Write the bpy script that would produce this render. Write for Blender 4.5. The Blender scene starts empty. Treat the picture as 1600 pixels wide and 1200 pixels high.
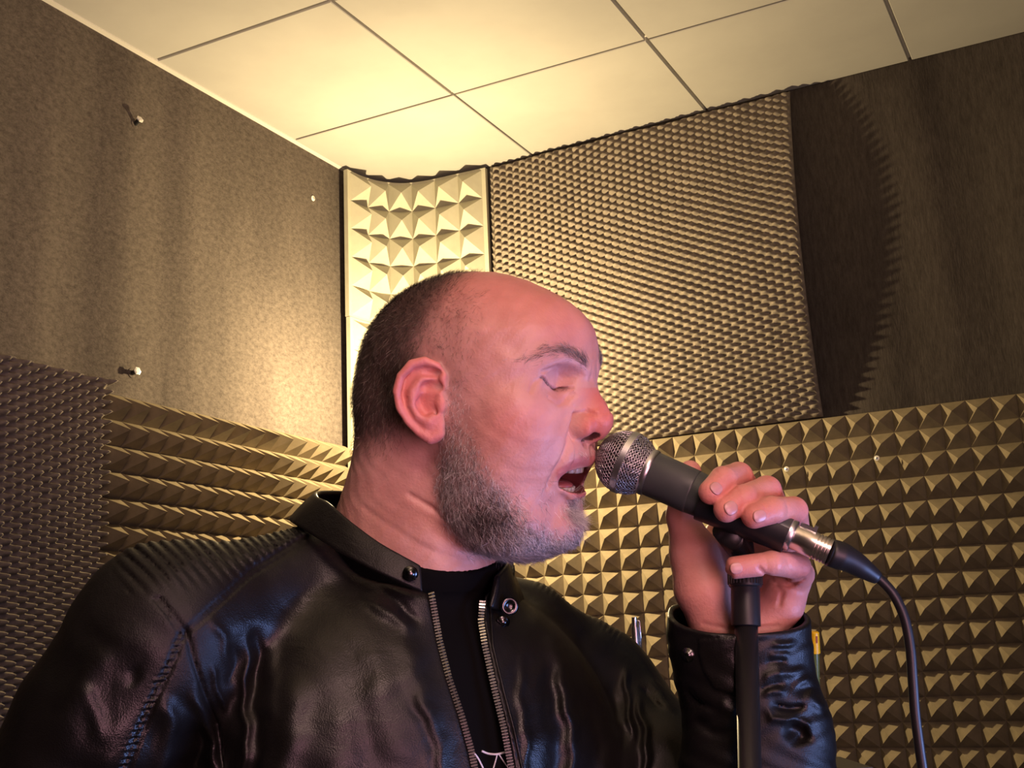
import bpy, math, random
import numpy as np
from mathutils import Matrix, Vector
rng = np.random.default_rng(7)
random.seed(7)
CEIL = 2.70
SC = bpy.context.scene
COL = SC.collection

# ------------------------------------------------------------------ camera
FPX = 1853.68
YAW, PITCH, ROLL = 0.4686, 0.2214, 0.0440
CAM = np.array([2.1384, -3.2856, CEIL - 1.5819])
def _rot():
    a, b, c = YAW, PITCH, ROLL
    ry = np.array([[np.cos(a), -np.sin(a), 0], [np.sin(a), np.cos(a), 0], [0, 0, 1]])
    rp = np.array([[1, 0, 0], [0, np.cos(b), -np.sin(b)], [0, np.sin(b), np.cos(b)]])
    rr = np.array([[np.cos(c), 0, np.sin(c)], [0, 1, 0], [-np.sin(c), 0, np.cos(c)]])
    return ry @ rp @ rr
RC = _rot()
M3 = np.stack([RC[:, 0], RC[:, 2], -RC[:, 1]], 1)      # columns: right, up, towards the viewer
cd = bpy.data.cameras.new('camera')
cd.sensor_width = 36; cd.lens = FPX / 1600 * 36; cd.clip_start = 0.02
cam = bpy.data.objects.new('camera', cd); COL.objects.link(cam)
mw = Matrix.Identity(4)
for i in range(3):
    for j in range(3):
        mw[i][j] = M3[i, j]
    mw[i][3] = CAM[i]
cam.matrix_world = mw
SC.camera = cam
def c2w(P):                     # figure frame (metres, origin at the eye point) to world
    return np.asarray(P) @ M3.T + CAM

# ------------------------------------------------------------------ light and exposure
SC.view_settings.view_transform = 'Standard'
SC.view_settings.look = 'None'
SC.view_settings.gamma = 1.0
SC.view_settings.use_curve_mapping = False
SC.view_settings.exposure = 0.0
w = bpy.data.worlds.new('world'); SC.world = w; w.use_nodes = True
w.node_tree.nodes['Background'].inputs[0].default_value = (0.9, 0.8, 0.7, 1)
w.node_tree.nodes['Background'].inputs[1].default_value = 0.05
def area(name, loc, tgt, size, power, color, sizey=None, spread=None):
    l = bpy.data.lights.new(name, 'AREA'); l.energy = power; l.color = color
    l.shape = 'RECTANGLE'; l.size = size; l.size_y = sizey or size
    if spread: l.spread = spread
    o = bpy.data.objects.new(name, l); COL.objects.link(o)
    o.location = loc
    d = Vector(tgt) - Vector(loc)
    o.rotation_euler = d.to_track_quat('-Z', 'Y').to_euler()
    return o
LAMP = (0.44, -0.46, CEIL - 0.82)
l = bpy.data.lights.new('corner_lamp_light', 'POINT'); l.energy = 96; l.color = (1.0, 0.76, 0.40); l.shadow_soft_size = 0.02
o = bpy.data.objects.new('corner_lamp_light', l); COL.objects.link(o); o.location = LAMP
HEADW = tuple(c2w(np.array([[-0.02, 0.0, -0.98]]))[0])
# warm pink room light above the singer, in front; monitor glow from low right
area('room_light', tuple(c2w(np.array([[0.30, 0.95, 0.25]]))[0]), HEADW, 0.5, 3.5, (1.0, 0.62, 0.54), spread=1.6)
area('screen_light', tuple(c2w(np.array([[0.88, -0.40, -0.62]]))[0]), tuple(c2w(np.array([[0.16, -0.2, -0.93]]))[0]), 0.36, 7.0, (0.30, 0.44, 1.0), 0.26)
area('pink_fill_light', tuple(c2w(np.array([[0.55, 0.0, 0.35]]))[0]), HEADW, 0.7, 2.2, (1.0, 0.46, 0.54), spread=1.2)

area('ceiling_fill_light', (2.3, -3.7, 1.75), (2.0, -3.0, CEIL), 0.9, 33.0, (1.0, 0.69, 0.42), spread=2.1)  # added fill behind the camera, brightens the ceiling; no such fixture in the room

# ------------------------------------------------------------------ materials
def mat(name, base=(0.5, 0.5, 0.5), rough=0.5, metal=0.0, spec=0.5, coat=0.0, sub=0.0, attr=None):
    m = bpy.data.materials.new(name); m.use_nodes = True
    nt = m.node_tree; b = nt.nodes['Principled BSDF']
    b.inputs['Base Color'].default_value = (*base, 1)
    b.inputs['Roughness'].default_value = rough
    b.inputs['Metallic'].default_value = metal
    b.inputs['Specular IOR Level'].default_value = spec
    b.inputs['Coat Weight'].default_value = coat
    if sub:
        b.inputs['Subsurface Weight'].default_value = sub
        b.inputs['Subsurface Radius'].default_value = (1.0, 0.35, 0.2)
        b.inputs['Subsurface Scale'].default_value = 0.006
    m['b'] = 1
    return m
def nd(m, t, **kw):
    n = m.node_tree.nodes.new(t)
    for k, v in kw.items():
        if k.startswith('i_'):
            n.inputs[k[2:].replace('_', ' ')].default_value = v
        else:
            setattr(n, k, v)
    return n
def lk(m, a, b): m.node_tree.links.new(a, b)
def noise_mix(m, c1, c2, scale, detail=4, stretch=(1, 1, 1), coord='Object', lo=0.35, hi=0.65, rough=0.6):
    tc = nd(m, 'ShaderNodeTexCoord'); mp = nd(m, 'ShaderNodeMapping'); mp.inputs['Scale'].default_value = stretch
    nz = nd(m, 'ShaderNodeTexNoise'); nz.inputs['Scale'].default_value = scale; nz.inputs['Detail'].default_value = detail; nz.inputs['Roughness'].default_value = rough
    cr = nd(m, 'ShaderNodeValToRGB')
    cr.color_ramp.elements[0].position = lo; cr.color_ramp.elements[0].color = (*c1, 1)
    cr.color_ramp.elements[1].position = hi; cr.color_ramp.elements[1].color = (*c2, 1)
    lk(m, tc.outputs[coord], mp.inputs[0]); lk(m, mp.outputs[0], nz.inputs['Vector']); lk(m, nz.outputs['Fac'], cr.inputs[0])
    return nz, cr, mp
def add_bump(m, src, strength, dist, prev=None):
    bp = nd(m, 'ShaderNodeBump'); bp.inputs['Strength'].default_value = strength; bp.inputs['Distance'].default_value = dist
    lk(m, src, bp.inputs['Height'])
    if prev: lk(m, prev.outputs[0], bp.inputs['Normal'])
    lk(m, bp.outputs[0], m.node_tree.nodes['Principled BSDF'].inputs['Normal'])
    return bp
def BS(m): return m.node_tree.nodes['Principled BSDF']

def fabric(name, c1, c2, vert):
    m = mat(name, rough=0.95, spec=0.1)
    nz, cr, mp = noise_mix(m, c1, c2, 85, 5, (1, 0.55, 0.9) if not vert else (1, 1, 0.2), lo=0.32, hi=0.68, rough=0.85)
    nz2, cr2, mp2 = noise_mix(m, (0.72, 0.7, 0.68), (1.15, 1.12, 1.08), 2.3, 3, (1, 1, 0.5))
    mx = nd(m, 'ShaderNodeMix', data_type='RGBA', blend_type='MULTIPLY'); mx.inputs[0].default_value = 0.7
    lk(m, cr.outputs[0], mx.inputs[6]); lk(m, cr2.outputs[0], mx.inputs[7])
    lk(m, mx.outputs[2], BS(m).inputs['Base Color'])
    nz3 = nd(m, 'ShaderNodeTexNoise'); nz3.inputs['Scale'].default_value = 260; nz3.inputs['Detail'].default_value = 3
    lk(m, mp.outputs[0], nz3.inputs['Vector'])
    b0 = add_bump(m, nz3.outputs['Fac'], 0.5, 0.002)
    tcw = nd(m, 'ShaderNodeTexCoord'); mpw = nd(m, 'ShaderNodeMapping'); mpw.inputs['Scale'].default_value = (1, 1, 0.12)
    nzw = nd(m, 'ShaderNodeTexNoise'); nzw.inputs['Scale'].default_value = 4.0; nzw.inputs['Detail'].default_value = 1
    lk(m, tcw.outputs['Object'], mpw.inputs[0]); lk(m, mpw.outputs[0], nzw.inputs['Vector'])
    add_bump(m, nzw.outputs['Fac'], 0.8, 0.06, b0)
    return m
M_FELT = fabric('grey_felt_wall', (0.050, 0.041, 0.037), (0.125, 0.105, 0.093), False)
M_FELT2 = fabric('dark_felt_wall', (0.036, 0.030, 0.027), (0.078, 0.066, 0.06), True)
def foam(name, c, v=0.12, scale=30):
    m = mat(name, rough=0.95, spec=0.08)
    nz, cr, mp = noise_mix(m, tuple(x * (1 - v) for x in c), tuple(min(1, x * (1 + v)) for x in c), scale, 5)
    lk(m, cr.outputs[0], BS(m).inputs['Base Color'])
    n2 = nd(m, 'ShaderNodeTexNoise'); n2.inputs['Scale'].default_value = 900; n2.inputs['Detail'].default_value = 2
    lk(m, mp.outputs[0], n2.inputs['Vector'])
    add_bump(m, n2.outputs['Fac'], 0.35, 0.001)
    return m
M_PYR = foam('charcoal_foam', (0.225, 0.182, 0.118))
M_PYR2 = foam('shaded_charcoal_foam', (0.165, 0.132, 0.085))  # same foam as M_PYR, shade on the left wall put into the colour
M_EGG = foam('grey_eggcrate_foam', (0.19, 0.16, 0.13), 0.2, 50)
M_WFOAM = foam('white_foam', (0.37, 0.35, 0.275), 0.04)
M_TILE = mat('ceiling_tile_paint', (0.72, 0.69, 0.63), 0.9, spec=0.1)
nz, cr, mp = noise_mix(M_TILE, (0.37, 0.355, 0.33), (0.41, 0.395, 0.365), 3.0, 5)
lk(M_TILE, cr.outputs[0], BS(M_TILE).inputs['Base Color'])
M_TBAR = mat('ceiling_grid_paint', (0.62, 0.58, 0.52), 0.6)
M_WALLW = mat('side_wall_felt', (0.08, 0.075, 0.07), 0.9)
M_FLOOR = mat('floor_carpet', (0.10, 0.09, 0.085), 0.95)
nz, cr, mp = noise_mix(M_FLOOR, (0.07, 0.065, 0.06), (0.14, 0.125, 0.12), 80, 4)
lk(M_FLOOR, cr.outputs[0], BS(M_FLOOR).inputs['Base Color'])
M_STEEL = mat('bright_steel', (0.75, 0.74, 0.72), 0.25, 1.0)
M_SATIN = mat('satin_nickel', (0.62, 0.62, 0.64), 0.32, 1.0)
M_ZINC = mat('white_zinc_washer', (0.85, 0.82, 0.76), 0.4, 0.3)
M_BLACKPL = mat('black_plastic', (0.012, 0.012, 0.013), 0.42)
M_BLACKMET = mat('black_satin_tube', (0.012, 0.012, 0.013), 0.35)
M_GRILLEIN = mat('dark_foam_liner', (0.012, 0.01, 0.01), 0.9)
M_MICBODY = mat('dark_enamel', (0.045, 0.054, 0.055), 0.45)
nz, cr, mp = noise_mix(M_MICBODY, (0.32,) * 3, (0.62,) * 3, 45, 5)
lk(M_MICBODY, cr.outputs[0], BS(M_MICBODY).inputs['Roughness'])
M_YEL = mat('yellow_plastic', (0.85, 0.52, 0.01), 0.4)
M_GREEN = mat('clear_green_barrel', (0.12, 0.16, 0.05), 0.2)
M_RED = mat('dark_red_print', (0.30, 0.05, 0.01), 0.5)
M_WPRINT = mat('white_shirt_print', (0.75, 0.75, 0.78), 0.6)
M_GPRINT = mat('grey_shirt_print', (0.045, 0.045, 0.05), 0.8)
M_SHIRT = mat('black_cotton', (0.004, 0.004, 0.004), 0.9, spec=0.05)
M_TOOTH = mat('tooth_enamel', (0.40, 0.36, 0.32), 0.2, sub=0.1)
M_TONGUE = mat('tongue_flesh', (0.30, 0.08, 0.08), 0.3)
M_NAIL = mat('fingernail', (0.56, 0.29, 0.27), 0.32, sub=0.2)

M_LEATHER = mat('black_leather', (0.005, 0.005, 0.0048), 0.36, spec=0.36)
nz, cr, mp = noise_mix(M_LEATHER, (0.30,) * 3, (0.56,) * 3, 9, 5)
lk(M_LEATHER, cr.outputs[0], BS(M_LEATHER).inputs['Roughness'])
nA = nd(M_LEATHER, 'ShaderNodeTexNoise'); nA.inputs['Scale'].default_value = 24; nA.inputs['Detail'].default_value = 4; nA.inputs['Distortion'].default_value = 0.8
vA = nd(M_LEATHER, 'ShaderNodeTexVoronoi'); vA.inputs['Scale'].default_value = 900
lk(M_LEATHER, mp.outputs[0], nA.inputs['Vector']); lk(M_LEATHER, mp.outputs[0], vA.inputs['Vector'])
b1 = add_bump(M_LEATHER, nA.outputs['Fac'], 0.22, 0.006)
b2 = add_bump(M_LEATHER, vA.outputs['Distance'], 0.25, 0.0005, b1)

def skin_mat(name, rough=0.44):
    m = mat(name, rough=rough, sub=0.16, spec=0.4)
    at = nd(m, 'ShaderNodeAttribute', attribute_name='Col')
    tc = nd(m, 'ShaderNodeTexCoord')
    nz = nd(m, 'ShaderNodeTexNoise'); nz.inputs['Scale'].default_value = 38; nz.inputs['Detail'].default_value = 6
    cr = nd(m, 'ShaderNodeValToRGB')
    cr.color_ramp.elements[0].position = 0.3; cr.color_ramp.elements[0].color = (0.86, 0.80, 0.80, 1)
    cr.color_ramp.elements[1].position = 0.7; cr.color_ramp.elements[1].color = (1.08, 1.1, 1.1, 1)
    mx = nd(m, 'ShaderNodeMix', data_type='RGBA', blend_type='MULTIPLY'); mx.inputs[0].default_value = 1
    lk(m, tc.outputs['Object'], nz.inputs['Vector']); lk(m, nz.outputs['Fac'], cr.inputs[0])
    lk(m, at.outputs['Color'], mx.inputs[6]); lk(m, cr.outputs[0], mx.inputs[7]); lk(m, mx.outputs[2], BS(m).inputs['Base Color'])
    n2 = nd(m, 'ShaderNodeTexNoise'); n2.inputs['Scale'].default_value = 420; n2.inputs['Detail'].default_value = 3
    lk(m, tc.outputs['Object'], n2.inputs['Vector'])
    add_bump(m, n2.outputs['Fac'], 0.32, 0.0014)
    return m
M_SKIN = skin_mat('skin')
M_HAIR = mat('short_hair', rough=0.5, spec=0.3)
at = nd(M_HAIR, 'ShaderNodeAttribute', attribute_name='Col'); lk(M_HAIR, at.outputs['Color'], BS(M_HAIR).inputs['Base Color'])

# ------------------------------------------------------------------ object helpers
def new_mesh(name, V, F, m, parent=None, smooth=False, origin=None, col=None):
    V = np.asarray(V, dtype=np.float64).reshape(-1, 3)
    if origin is None: origin = np.zeros(3)
    me = bpy.data.meshes.new(name)
    V = V - np.asarray(origin)
    if isinstance(F, np.ndarray) and F.ndim == 2:
        n, k = F.shape
        me.vertices.add(len(V)); me.vertices.foreach_set('co', V.astype(np.float32).ravel())
        me.loops.add(n * k); me.loops.foreach_set('vertex_index', F.astype(np.int32).ravel())
        me.polygons.add(n); me.polygons.foreach_set('loop_start', np.arange(0, n * k, k, dtype=np.int32))
        me.update(calc_edges=True); me.validate()
    else:
        me.from_pydata([tuple(v) for v in V], [], [tuple(int(i) for i in f) for f in F]); me.update()
    if smooth: me.shade_smooth()
    if col is not None:
        ca = me.color_attributes.new('Col', 'FLOAT_COLOR', 'POINT')
        c4 = np.ones((len(V), 4), np.float32); c4[:, :3] = col
        ca.data.foreach_set('color', c4.ravel())
    me.materials.append(m)
    o = bpy.data.objects.new(name, me); COL.objects.link(o)
    if parent is not None:
        o.parent = parent                  # child meshes are given in world space; the origin is the parent's
        # vertices relative to parent's world position
        pl = np.array(parent.get('_w', (0, 0, 0)))
        me.vertices.foreach_set('co', (V + np.asarray(origin) - pl).astype(np.float32).ravel()); me.update()
        o['_w'] = list(pl)
    else:
        o.location = origin; o['_w'] = list(map(float, origin))
    return o
def thing(name, loc, label, cat, group=None):
    o = bpy.data.objects.new(name, None); COL.objects.link(o); o.location = loc
    o['_w'] = [float(x) for x in loc]; o['label'] = label; o['category'] = cat
    o.empty_display_size = 0.05
    if group: o['group'] = group
    return o
def tag(o, label, cat, group=None):
    o['label'] = label; o['category'] = cat
    if group: o['group'] = group
    return o
def struct(o): o['kind'] = 'structure'; return o
def boxVF(lo, hi):
    x0, y0, z0 = lo; x1, y1, z1 = hi
    V = [(x0, y0, z0), (x1, y0, z0), (x1, y1, z0), (x0, y1, z0), (x0, y0, z1), (x1, y0, z1), (x1, y1, z1), (x0, y1, z1)]
    F = [(0, 3, 2, 1), (4, 5, 6, 7), (0, 1, 5, 4), (1, 2, 6, 5), (2, 3, 7, 6), (3, 0, 4, 7)]
    return V, F
class MB:
    def __init__(s): s.V = []; s.F = []
    def add(s, V, F):
        n = len(s.V); s.V += [tuple(v) for v in V]; s.F += [tuple(int(i) + n for i in f) for f in F]
    def box(s, lo, hi): s.add(*boxVF(lo, hi))
    def lathe(s, prof, o, ax, n=32, up=None, caps=True):
        """prof: list of (distance along axis, radius)"""
        o = np.array(o, float); ax = np.array(ax, float); ax /= np.linalg.norm(ax)
        u = np.cross(ax, (0, 0, 1) if abs(ax[2]) < 0.9 else (1, 0, 0)); u /= np.linalg.norm(u); v = np.cross(ax, u)
        th = np.linspace(0, 2 * np.pi, n, endpoint=False)
        V = []; F = []
        for d, r in prof:
            for t in th: V.append(o + ax * d + r * (np.cos(t) * u + np.sin(t) * v))
        for i in range(len(prof) - 1):
            for j in range(n):
                a = i * n + j; b = i * n + (j + 1) % n
                F.append((a, b, b + n, a + n))
        if caps:
            F.append(tuple(range(n - 1, -1, -1))); F.append(tuple((len(prof) - 1) * n + j for j in range(n)))
        s.add(V, F)
    def tube(s, pts, r, n=10):
        pts = np.array(pts, float); m_ = len(pts)
        rr = np.full(m_, r) if np.isscalar(r) else np.array(r)
        t = np.gradient(pts, axis=0); t /= np.linalg.norm(t, axis=1)[:, None] + 1e-12
        u = np.cross(t[0], (0.3, 0.2, 1)); u /= np.linalg.norm(u)
        V = []; F = []
        th = np.linspace(0, 2 * np.pi, n, endpoint=False)
        for i in range(m_):
            u = u - t[i] * np.dot(u, t[i]); u /= np.linalg.norm(u); v = np.cross(t[i], u)
            for a in th: V.append(pts[i] + rr[i] * (np.cos(a) * u + np.sin(a) * v))
        for i in range(m_ - 1):
            for j in range(n):
                a = i * n + j; b = i * n + (j + 1) % n; F.append((a, b, b + n, a + n))
        F.append(tuple(range(n - 1, -1, -1))); F.append(tuple((m_ - 1) * n + j for j in range(n)))
        s.add(V, F)
    def build(s, name, m, parent=None, smooth=False, origin=None):
        return new_mesh(name, s.V, s.F, m, parent, smooth, origin)
def autosmooth(o, deg=35):
    me = o.data; me.shade_smooth()
    try: me.set_sharp_from_angle(angle=math.radians(deg))
    except Exception: pass
    return o
def spline(pts, n):
    P = np.array(pts, float); m_ = len(P)
    Q = np.vstack([2 * P[0] - P[1], P, 2 * P[-1] - P[-2]])
    out = []
    for s in np.linspace(0, m_ - 1, n):
        i = min(int(s), m_ - 2); t = s - i
        p0, p1, p2, p3 = Q[i], Q[i + 1], Q[i + 2], Q[i + 3]
        out.append(0.5 * (2 * p1 + (-p0 + p2) * t + (2 * p0 - 5 * p1 + 4 * p2 - p3) * t * t + (-p0 + 3 * p1 - 3 * p2 + p3) * t ** 3))
    return np.array(out)

# ------------------------------------------------------------------ room shell
RX, RY = 4.4, -5.2
def slab(name, lo, hi, m):
    V, F = boxVF(lo, hi); return struct(new_mesh(name, V, F, m))
slab('wall_left', (-0.12, RY, 0), (0, 0.12, CEIL + 0.3), M_FELT)
slab('wall_back', (0, 0, 0), (RX, 0.12, CEIL + 0.3), M_FELT2)
slab('wall_right', (RX, RY, 0), (RX + 0.12, 0.12, CEIL + 0.3), M_WALLW)
slab('wall_front', (-0.12, RY - 0.12, 0), (RX + 0.12, RY, CEIL + 0.3), M_WALLW)
slab('floor', (-0.12, RY - 0.12, -0.1), (RX + 0.12, 0.12, 0), M_FLOOR)
# ceiling: T-bar grid with lay-in tiles hanging a little below it
W1, W2, PIT = 0.5856, 0.5125, 0.6
ceil = slab('ceiling', (-0.12, RY - 0.12, CEIL + 0.012), (RX + 0.12, 0.12, CEIL + 0.1), M_TBAR)
xs = [0.0, W1] + [W1 + PIT * k for k in range(1, 8)]
ys = [0.0, -W2] + [-W2 - PIT * k for k in range(1, 9)]
xs = [x for x in xs if x < RX] + [RX]; ys = [y for y in ys if y > RY] + [RY]
def tile(x0, x1, y0, y1, drop):
    g = 0.0045; b = 0.002
    z0 = CEIL - drop
    x0 += g; x1 -= g; y0 += g; y1 -= g
    V = [(x0, y0, CEIL + 0.0125), (x1, y0, CEIL + 0.0125), (x1, y1, CEIL + 0.0125), (x0, y1, CEIL + 0.0125),
         (x0, y0, z0 + b), (x1, y0, z0 + b), (x1, y1, z0 + b), (x0, y1, z0 + b),
         (x0 + b, y0 + b, z0), (x1 - b, y0 + b, z0), (x1 - b, y1 - b, z0), (x0 + b, y1 - b, z0)]
    F = []
    for k in (0, 4):
        for j in range(4):
            a = k + j; c = k + (j + 1) % 4; F.append((a, a + 4, c + 4, c))
    F.append((8, 11, 10, 9))
    new_mesh('ceiling_tile', V, F, M_TILE, ceil)
for i in range(len(xs) - 1):
    for j in range(len(ys) - 1):
        if i == 0 and j == 0:
            tile(xs[i] - 0.004, xs[i + 1] + 0.004, ys[j + 1] - 0.003, ys[j] + 0.004, 0.002)
        else:
            tile(xs[i], xs[i + 1], ys[j + 1], ys[j], 0.0)
V, F = boxVF((0, RY, CEIL - 0.003), (0.017, -0.0, CEIL + 0.012))
struct(new_mesh('trim_1', V, F, mat('ceiling_angle_trim', (0.62, 0.59, 0.54), 0.5)))

# ------------------------------------------------------------------ acoustic foam
def pyramid_grid(nu, nv, pu, pv, h, base=0.012, jitter=0.0015):
    """panel in (u,v,w): u right, v down, w out of the wall"""
    V = []; F = []
    def ad(*p): V.append(p); return len(V) - 1
    c = [[ad(i * pu, j * pv, base) for i in range(nu + 1)] for j in range(nv + 1)]
    for j in range(nv):
        for i in range(nu):
            a = ad((i + .5) * pu + random.uniform(-jitter, jitter), (j + .5) * pv + random.uniform(-jitter, jitter), base + h * random.uniform(0.96, 1.02))
            q = [c[j][i], c[j][i + 1], c[j + 1][i + 1], c[j + 1][i]]
            for k in range(4): F.append((q[k], a, q[(k + 1) % 4]))
    ring = [c[0][i] for i in range(nu)] + [c[j][nu] for j in range(nv)] + [c[nv][i] for i in range(nu, 0, -1)] + [c[j][0] for j in range(nv, 0, -1)]
    back = [ad(V[r][0], V[r][1], 0.0) for r in ring]
    n = len(ring)
    for k in range(n):
        F.append((ring[k], ring[(k + 1) % n], back[(k + 1) % n], back[k]))
    F.append(tuple(back))
    return np.array(V), F
PP = 0.0625
def pyr_right(x0, z0, label, cat='foam panel', nu=8, nv=8):
    V, F = pyramid_grid(nu, nv, PP, PP, 0.039)
    W = np.stack([x0 + V[:, 0], -0.001 - V[:, 2], CEIL + z0 - V[:, 1]], 1)
    o = new_mesh('pyramid_foam_panel', W, [f[::-1] for f in F], M_PYR, origin=(x0, -0.001, CEIL + z0 - nv * PP))
    return tag(o, label, cat, 'pyramid foam panels on the right wall')
ROWS = [(-0.990, 'top row'), (-1.4905, 'second row'), (-1.991, 'third row')]
for ri, (z0, rn) in enumerate(ROWS):
    for ci, (x0, nm) in enumerate(((0.4385, 'behind the singer chin'), (0.939, 'behind the fist'), (1.4395, 'behind the hanging cable'), (1.940, 'at the right edge'))):
            pyr_right(x0, z0, 'pyramid foam panel on right wall, %s, %s' % (rn, nm))
def pyr_left(y1, z0, label):        # y1: the corner-side edge
    V, F = pyramid_grid(8, 8, PP, PP, 0.066)
    W = np.stack([0.001 + V[:, 2], y1 - 0.5 + V[:, 0], CEIL + z0 - V[:, 1]], 1)
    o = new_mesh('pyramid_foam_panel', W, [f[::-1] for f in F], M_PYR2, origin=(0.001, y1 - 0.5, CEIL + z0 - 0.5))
    return tag(o, label, 'foam panel', 'pyramid foam panels on the left wall')
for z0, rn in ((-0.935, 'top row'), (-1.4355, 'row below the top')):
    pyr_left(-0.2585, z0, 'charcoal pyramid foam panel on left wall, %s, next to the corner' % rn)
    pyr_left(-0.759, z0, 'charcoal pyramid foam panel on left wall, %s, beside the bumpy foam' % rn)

def egg(U, Vv, n, mfun, name, label, m=M_EGG):
    """egg-crate sheet: U width, Vv height; mfun maps (u, v, w) to world"""
    A, B = 0.0242, 0.0240
    nu, nv = n
    u = np.linspace(0, U, nu); v = np.linspace(0, Vv, nv)
    uu, vv = np.meshgrid(u, v)
    ph = 0.25 * np.sin(uu * 7 + vv * 3)
    c = np.cos(np.pi * uu / A) * np.cos(2 * np.pi * vv / B + ph * 0.4)
    h = 0.0150 + 0.0125 * np.sign(c) * np.abs(c) ** 0.85 + 0.0012 * np.sin(uu * 61) * np.sin(vv * 47)
    edge = np.minimum(np.minimum(uu, U - uu), np.minimum(vv, Vv - vv))
    h = h * np.clip(edge / 0.006, 0.3, 1)
    top = mfun(uu.ravel(), vv.ravel(), h.ravel())
    idx = np.arange(nu * nv).reshape(nv, nu)
    F = np.stack([idx[:-1, :-1].ravel(), idx[1:, :-1].ravel(), idx[1:, 1:].ravel(), idx[:-1, 1:].ravel()], 1)
    ring = np.concatenate([idx[0, :-1], idx[:-1, -1], idx[-1, :0:-1], idx[:0:-1, 0]])
    bk = mfun(uu.ravel()[ring], vv.ravel()[ring], np.zeros(len(ring)) - 0.002)
    nb = len(top); r = len(ring)
    Fs = np.stack([ring, np.roll(ring, -1), nb + (np.arange(r) + 1) % r, nb + np.arange(r)], 1)
    o = new_mesh(name, np.vstack([top, bk]), np.vstack([F, Fs]), m, smooth=True)
    return tag(o, label, 'foam panel')
EX0, EX1, EZ0, EZ1 = 0.436, 1.443, 0.010, 0.985
def eggR(u, v, w_):
    U = EX1 - EX0; H = EZ1 - EZ0
    k = np.clip(u / U, 0, 1)
    bulge = 0.055 * k ** 2.2 * np.clip(np.sin(np.pi * np.clip(v / H, 0, 1)), 0, 1) ** 0.8 + 0.010 * np.sin(np.pi * np.clip(v / H, 0, 1)) + 0.010 * k
    wav = 0.002 * np.sin(u * 23)
    return np.stack([EX0 + u, -0.003 - w_ - bulge, CEIL - EZ0 - v - wav * (v < 0.3)], 1)
egg(EX1 - EX0, EZ1 - EZ0, (330, 250), eggR, 'egg_crate_foam_panel', 'large grey egg-crate foam sheet bulging off the right wall under the ceiling')
def eggL(u, v, w_):
    y = -2.262 + u
    slope = 0.012 * (1 - u)
    curl = 0.02 * np.exp(-((1.0 - u) / 0.03) ** 2) * np.exp(-(v / 0.03) ** 2)
    return np.stack([0.003 + w_ * 1.8 + 0.006 + curl, y, CEIL - 0.905 - v + slope], 1)
egg(1.0, 1.0, (330, 250), eggL, 'egg_crate_foam_panel', 'dark egg-crate foam sheet on the left wall at the left edge of the view')

# white corner foam: curved sheets, six pyramids across
PA = np.array([0.028, -0.272]); PB = np.array([0.428, -0.020])
def corner_curve(n):
    ctrl = [PA, (0.034, -0.20), (0.060, -0.125), (0.118, -0.062), (0.20, -0.034), (0.30, -0.027), PB]
    P = spline(ctrl, 400)
    s = np.concatenate([[0], np.cumsum(np.linalg.norm(np.diff(P, axis=0), axis=1))])
    return P, s
CP, CS = corner_curve(400)
def corner_sheet(z0, label, dx=0.0, nrow=5, hgt=0.5):
    L = CS[-1]; nu = 6; b = 0.016
    def at(s, off):
        s = np.clip(s, 0, L)
        x = np.interp(s, CS, CP[:, 0]); y = np.interp(s, CS, CP[:, 1])
        e = 1e-3
        tx = np.interp(min(s + e, L), CS, CP[:, 0]) - np.interp(max(s - e, 0), CS, CP[:, 0])
        ty = np.interp(min(s + e, L), CS, CP[:, 1]) - np.interp(max(s - e, 0), CS, CP[:, 1])
        n = math.hypot(tx, ty); nx, ny = ty / n, -tx / n
        return x + nx * off + dx, y + ny * off
    V = []; F = []
    def ad(s, z, off):
        x, y = at(s, off); V.append((x, y, z)); return len(V) - 1
    m_ = 0.014
    sub = 4
    su = np.concatenate([[0], np.linspace(m_, L - m_, nu * sub + 1), [L]])
    zz = [0] + list(np.linspace(0.008, hgt - 0.008, nrow + 1)) + [hgt]
    # back and rim
    def col(i): return su[i]
    g = {}
    for j, dz in enumerate(zz):
        for i in range(len(su)):
            g[(j, i)] = ad(su[i], CEIL + z0 - dz, 0.016)
    for j in range(len(zz) - 1):
        for i in range(len(su) - 1):
            inner = 1 <= j <= nrow and 1 <= i <= nu * sub
            if not inner: F.append((g[(j, i)], g[(j + 1, i)], g[(j + 1, i + 1)], g[(j, i + 1)]))
    for j in range(1, nrow + 1):
        for k in range(nu):
            i0 = 1 + k * sub
            a = ad((su[i0] + su[i0 + sub]) / 2, CEIL + z0 - (zz[j] + zz[j + 1]) / 2, 0.016 + 0.056 * random.uniform(0.97, 1.02))
            top = [g[(j, i0 + q)] for q in range(sub + 1)]; bot = [g[(j + 1, i0 + q)] for q in range(sub + 1)]
            loop = top + bot[::-1]
            for q in range(len(loop)): F.append((loop[q], a, loop[(q + 1) % len(loop)]))
    bk = {}
    for jj, dz in ((0, 0), (1, hgt)):
        for i in range(len(su)): bk[(jj, i)] = ad(su[i], CEIL + z0 - dz, 0.0)
    for i in range(len(su) - 1):
        F.append((g[(0, i)], g[(0, i + 1)], bk[(0, i + 1)], bk[(0, i)]))
        F.append((g[(len(zz) - 1, i + 1)], g[(len(zz) - 1, i)], bk[(1, i)], bk[(1, i + 1)]))
        F.append((bk[(0, i)], bk[(0, i + 1)], bk[(1, i + 1)], bk[(1, i)]))
    for i in (0, len(su) - 1):
        F.append(tuple([g[(j, i)] for j in range(len(zz))] + [bk[(1, i)], bk[(0, i)]]))
    o = new_mesh('corner_foam_panel', V, F, M_WFOAM, origin=(0.1 + dx, -0.1, CEIL + z0 - hgt))
    return tag(o, label, 'foam panel', 'white curved foam panels in the corner')
corner_sheet(-0.018, 'white curved pyramid foam panel in the corner, topmost, just under the ceiling')
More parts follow.
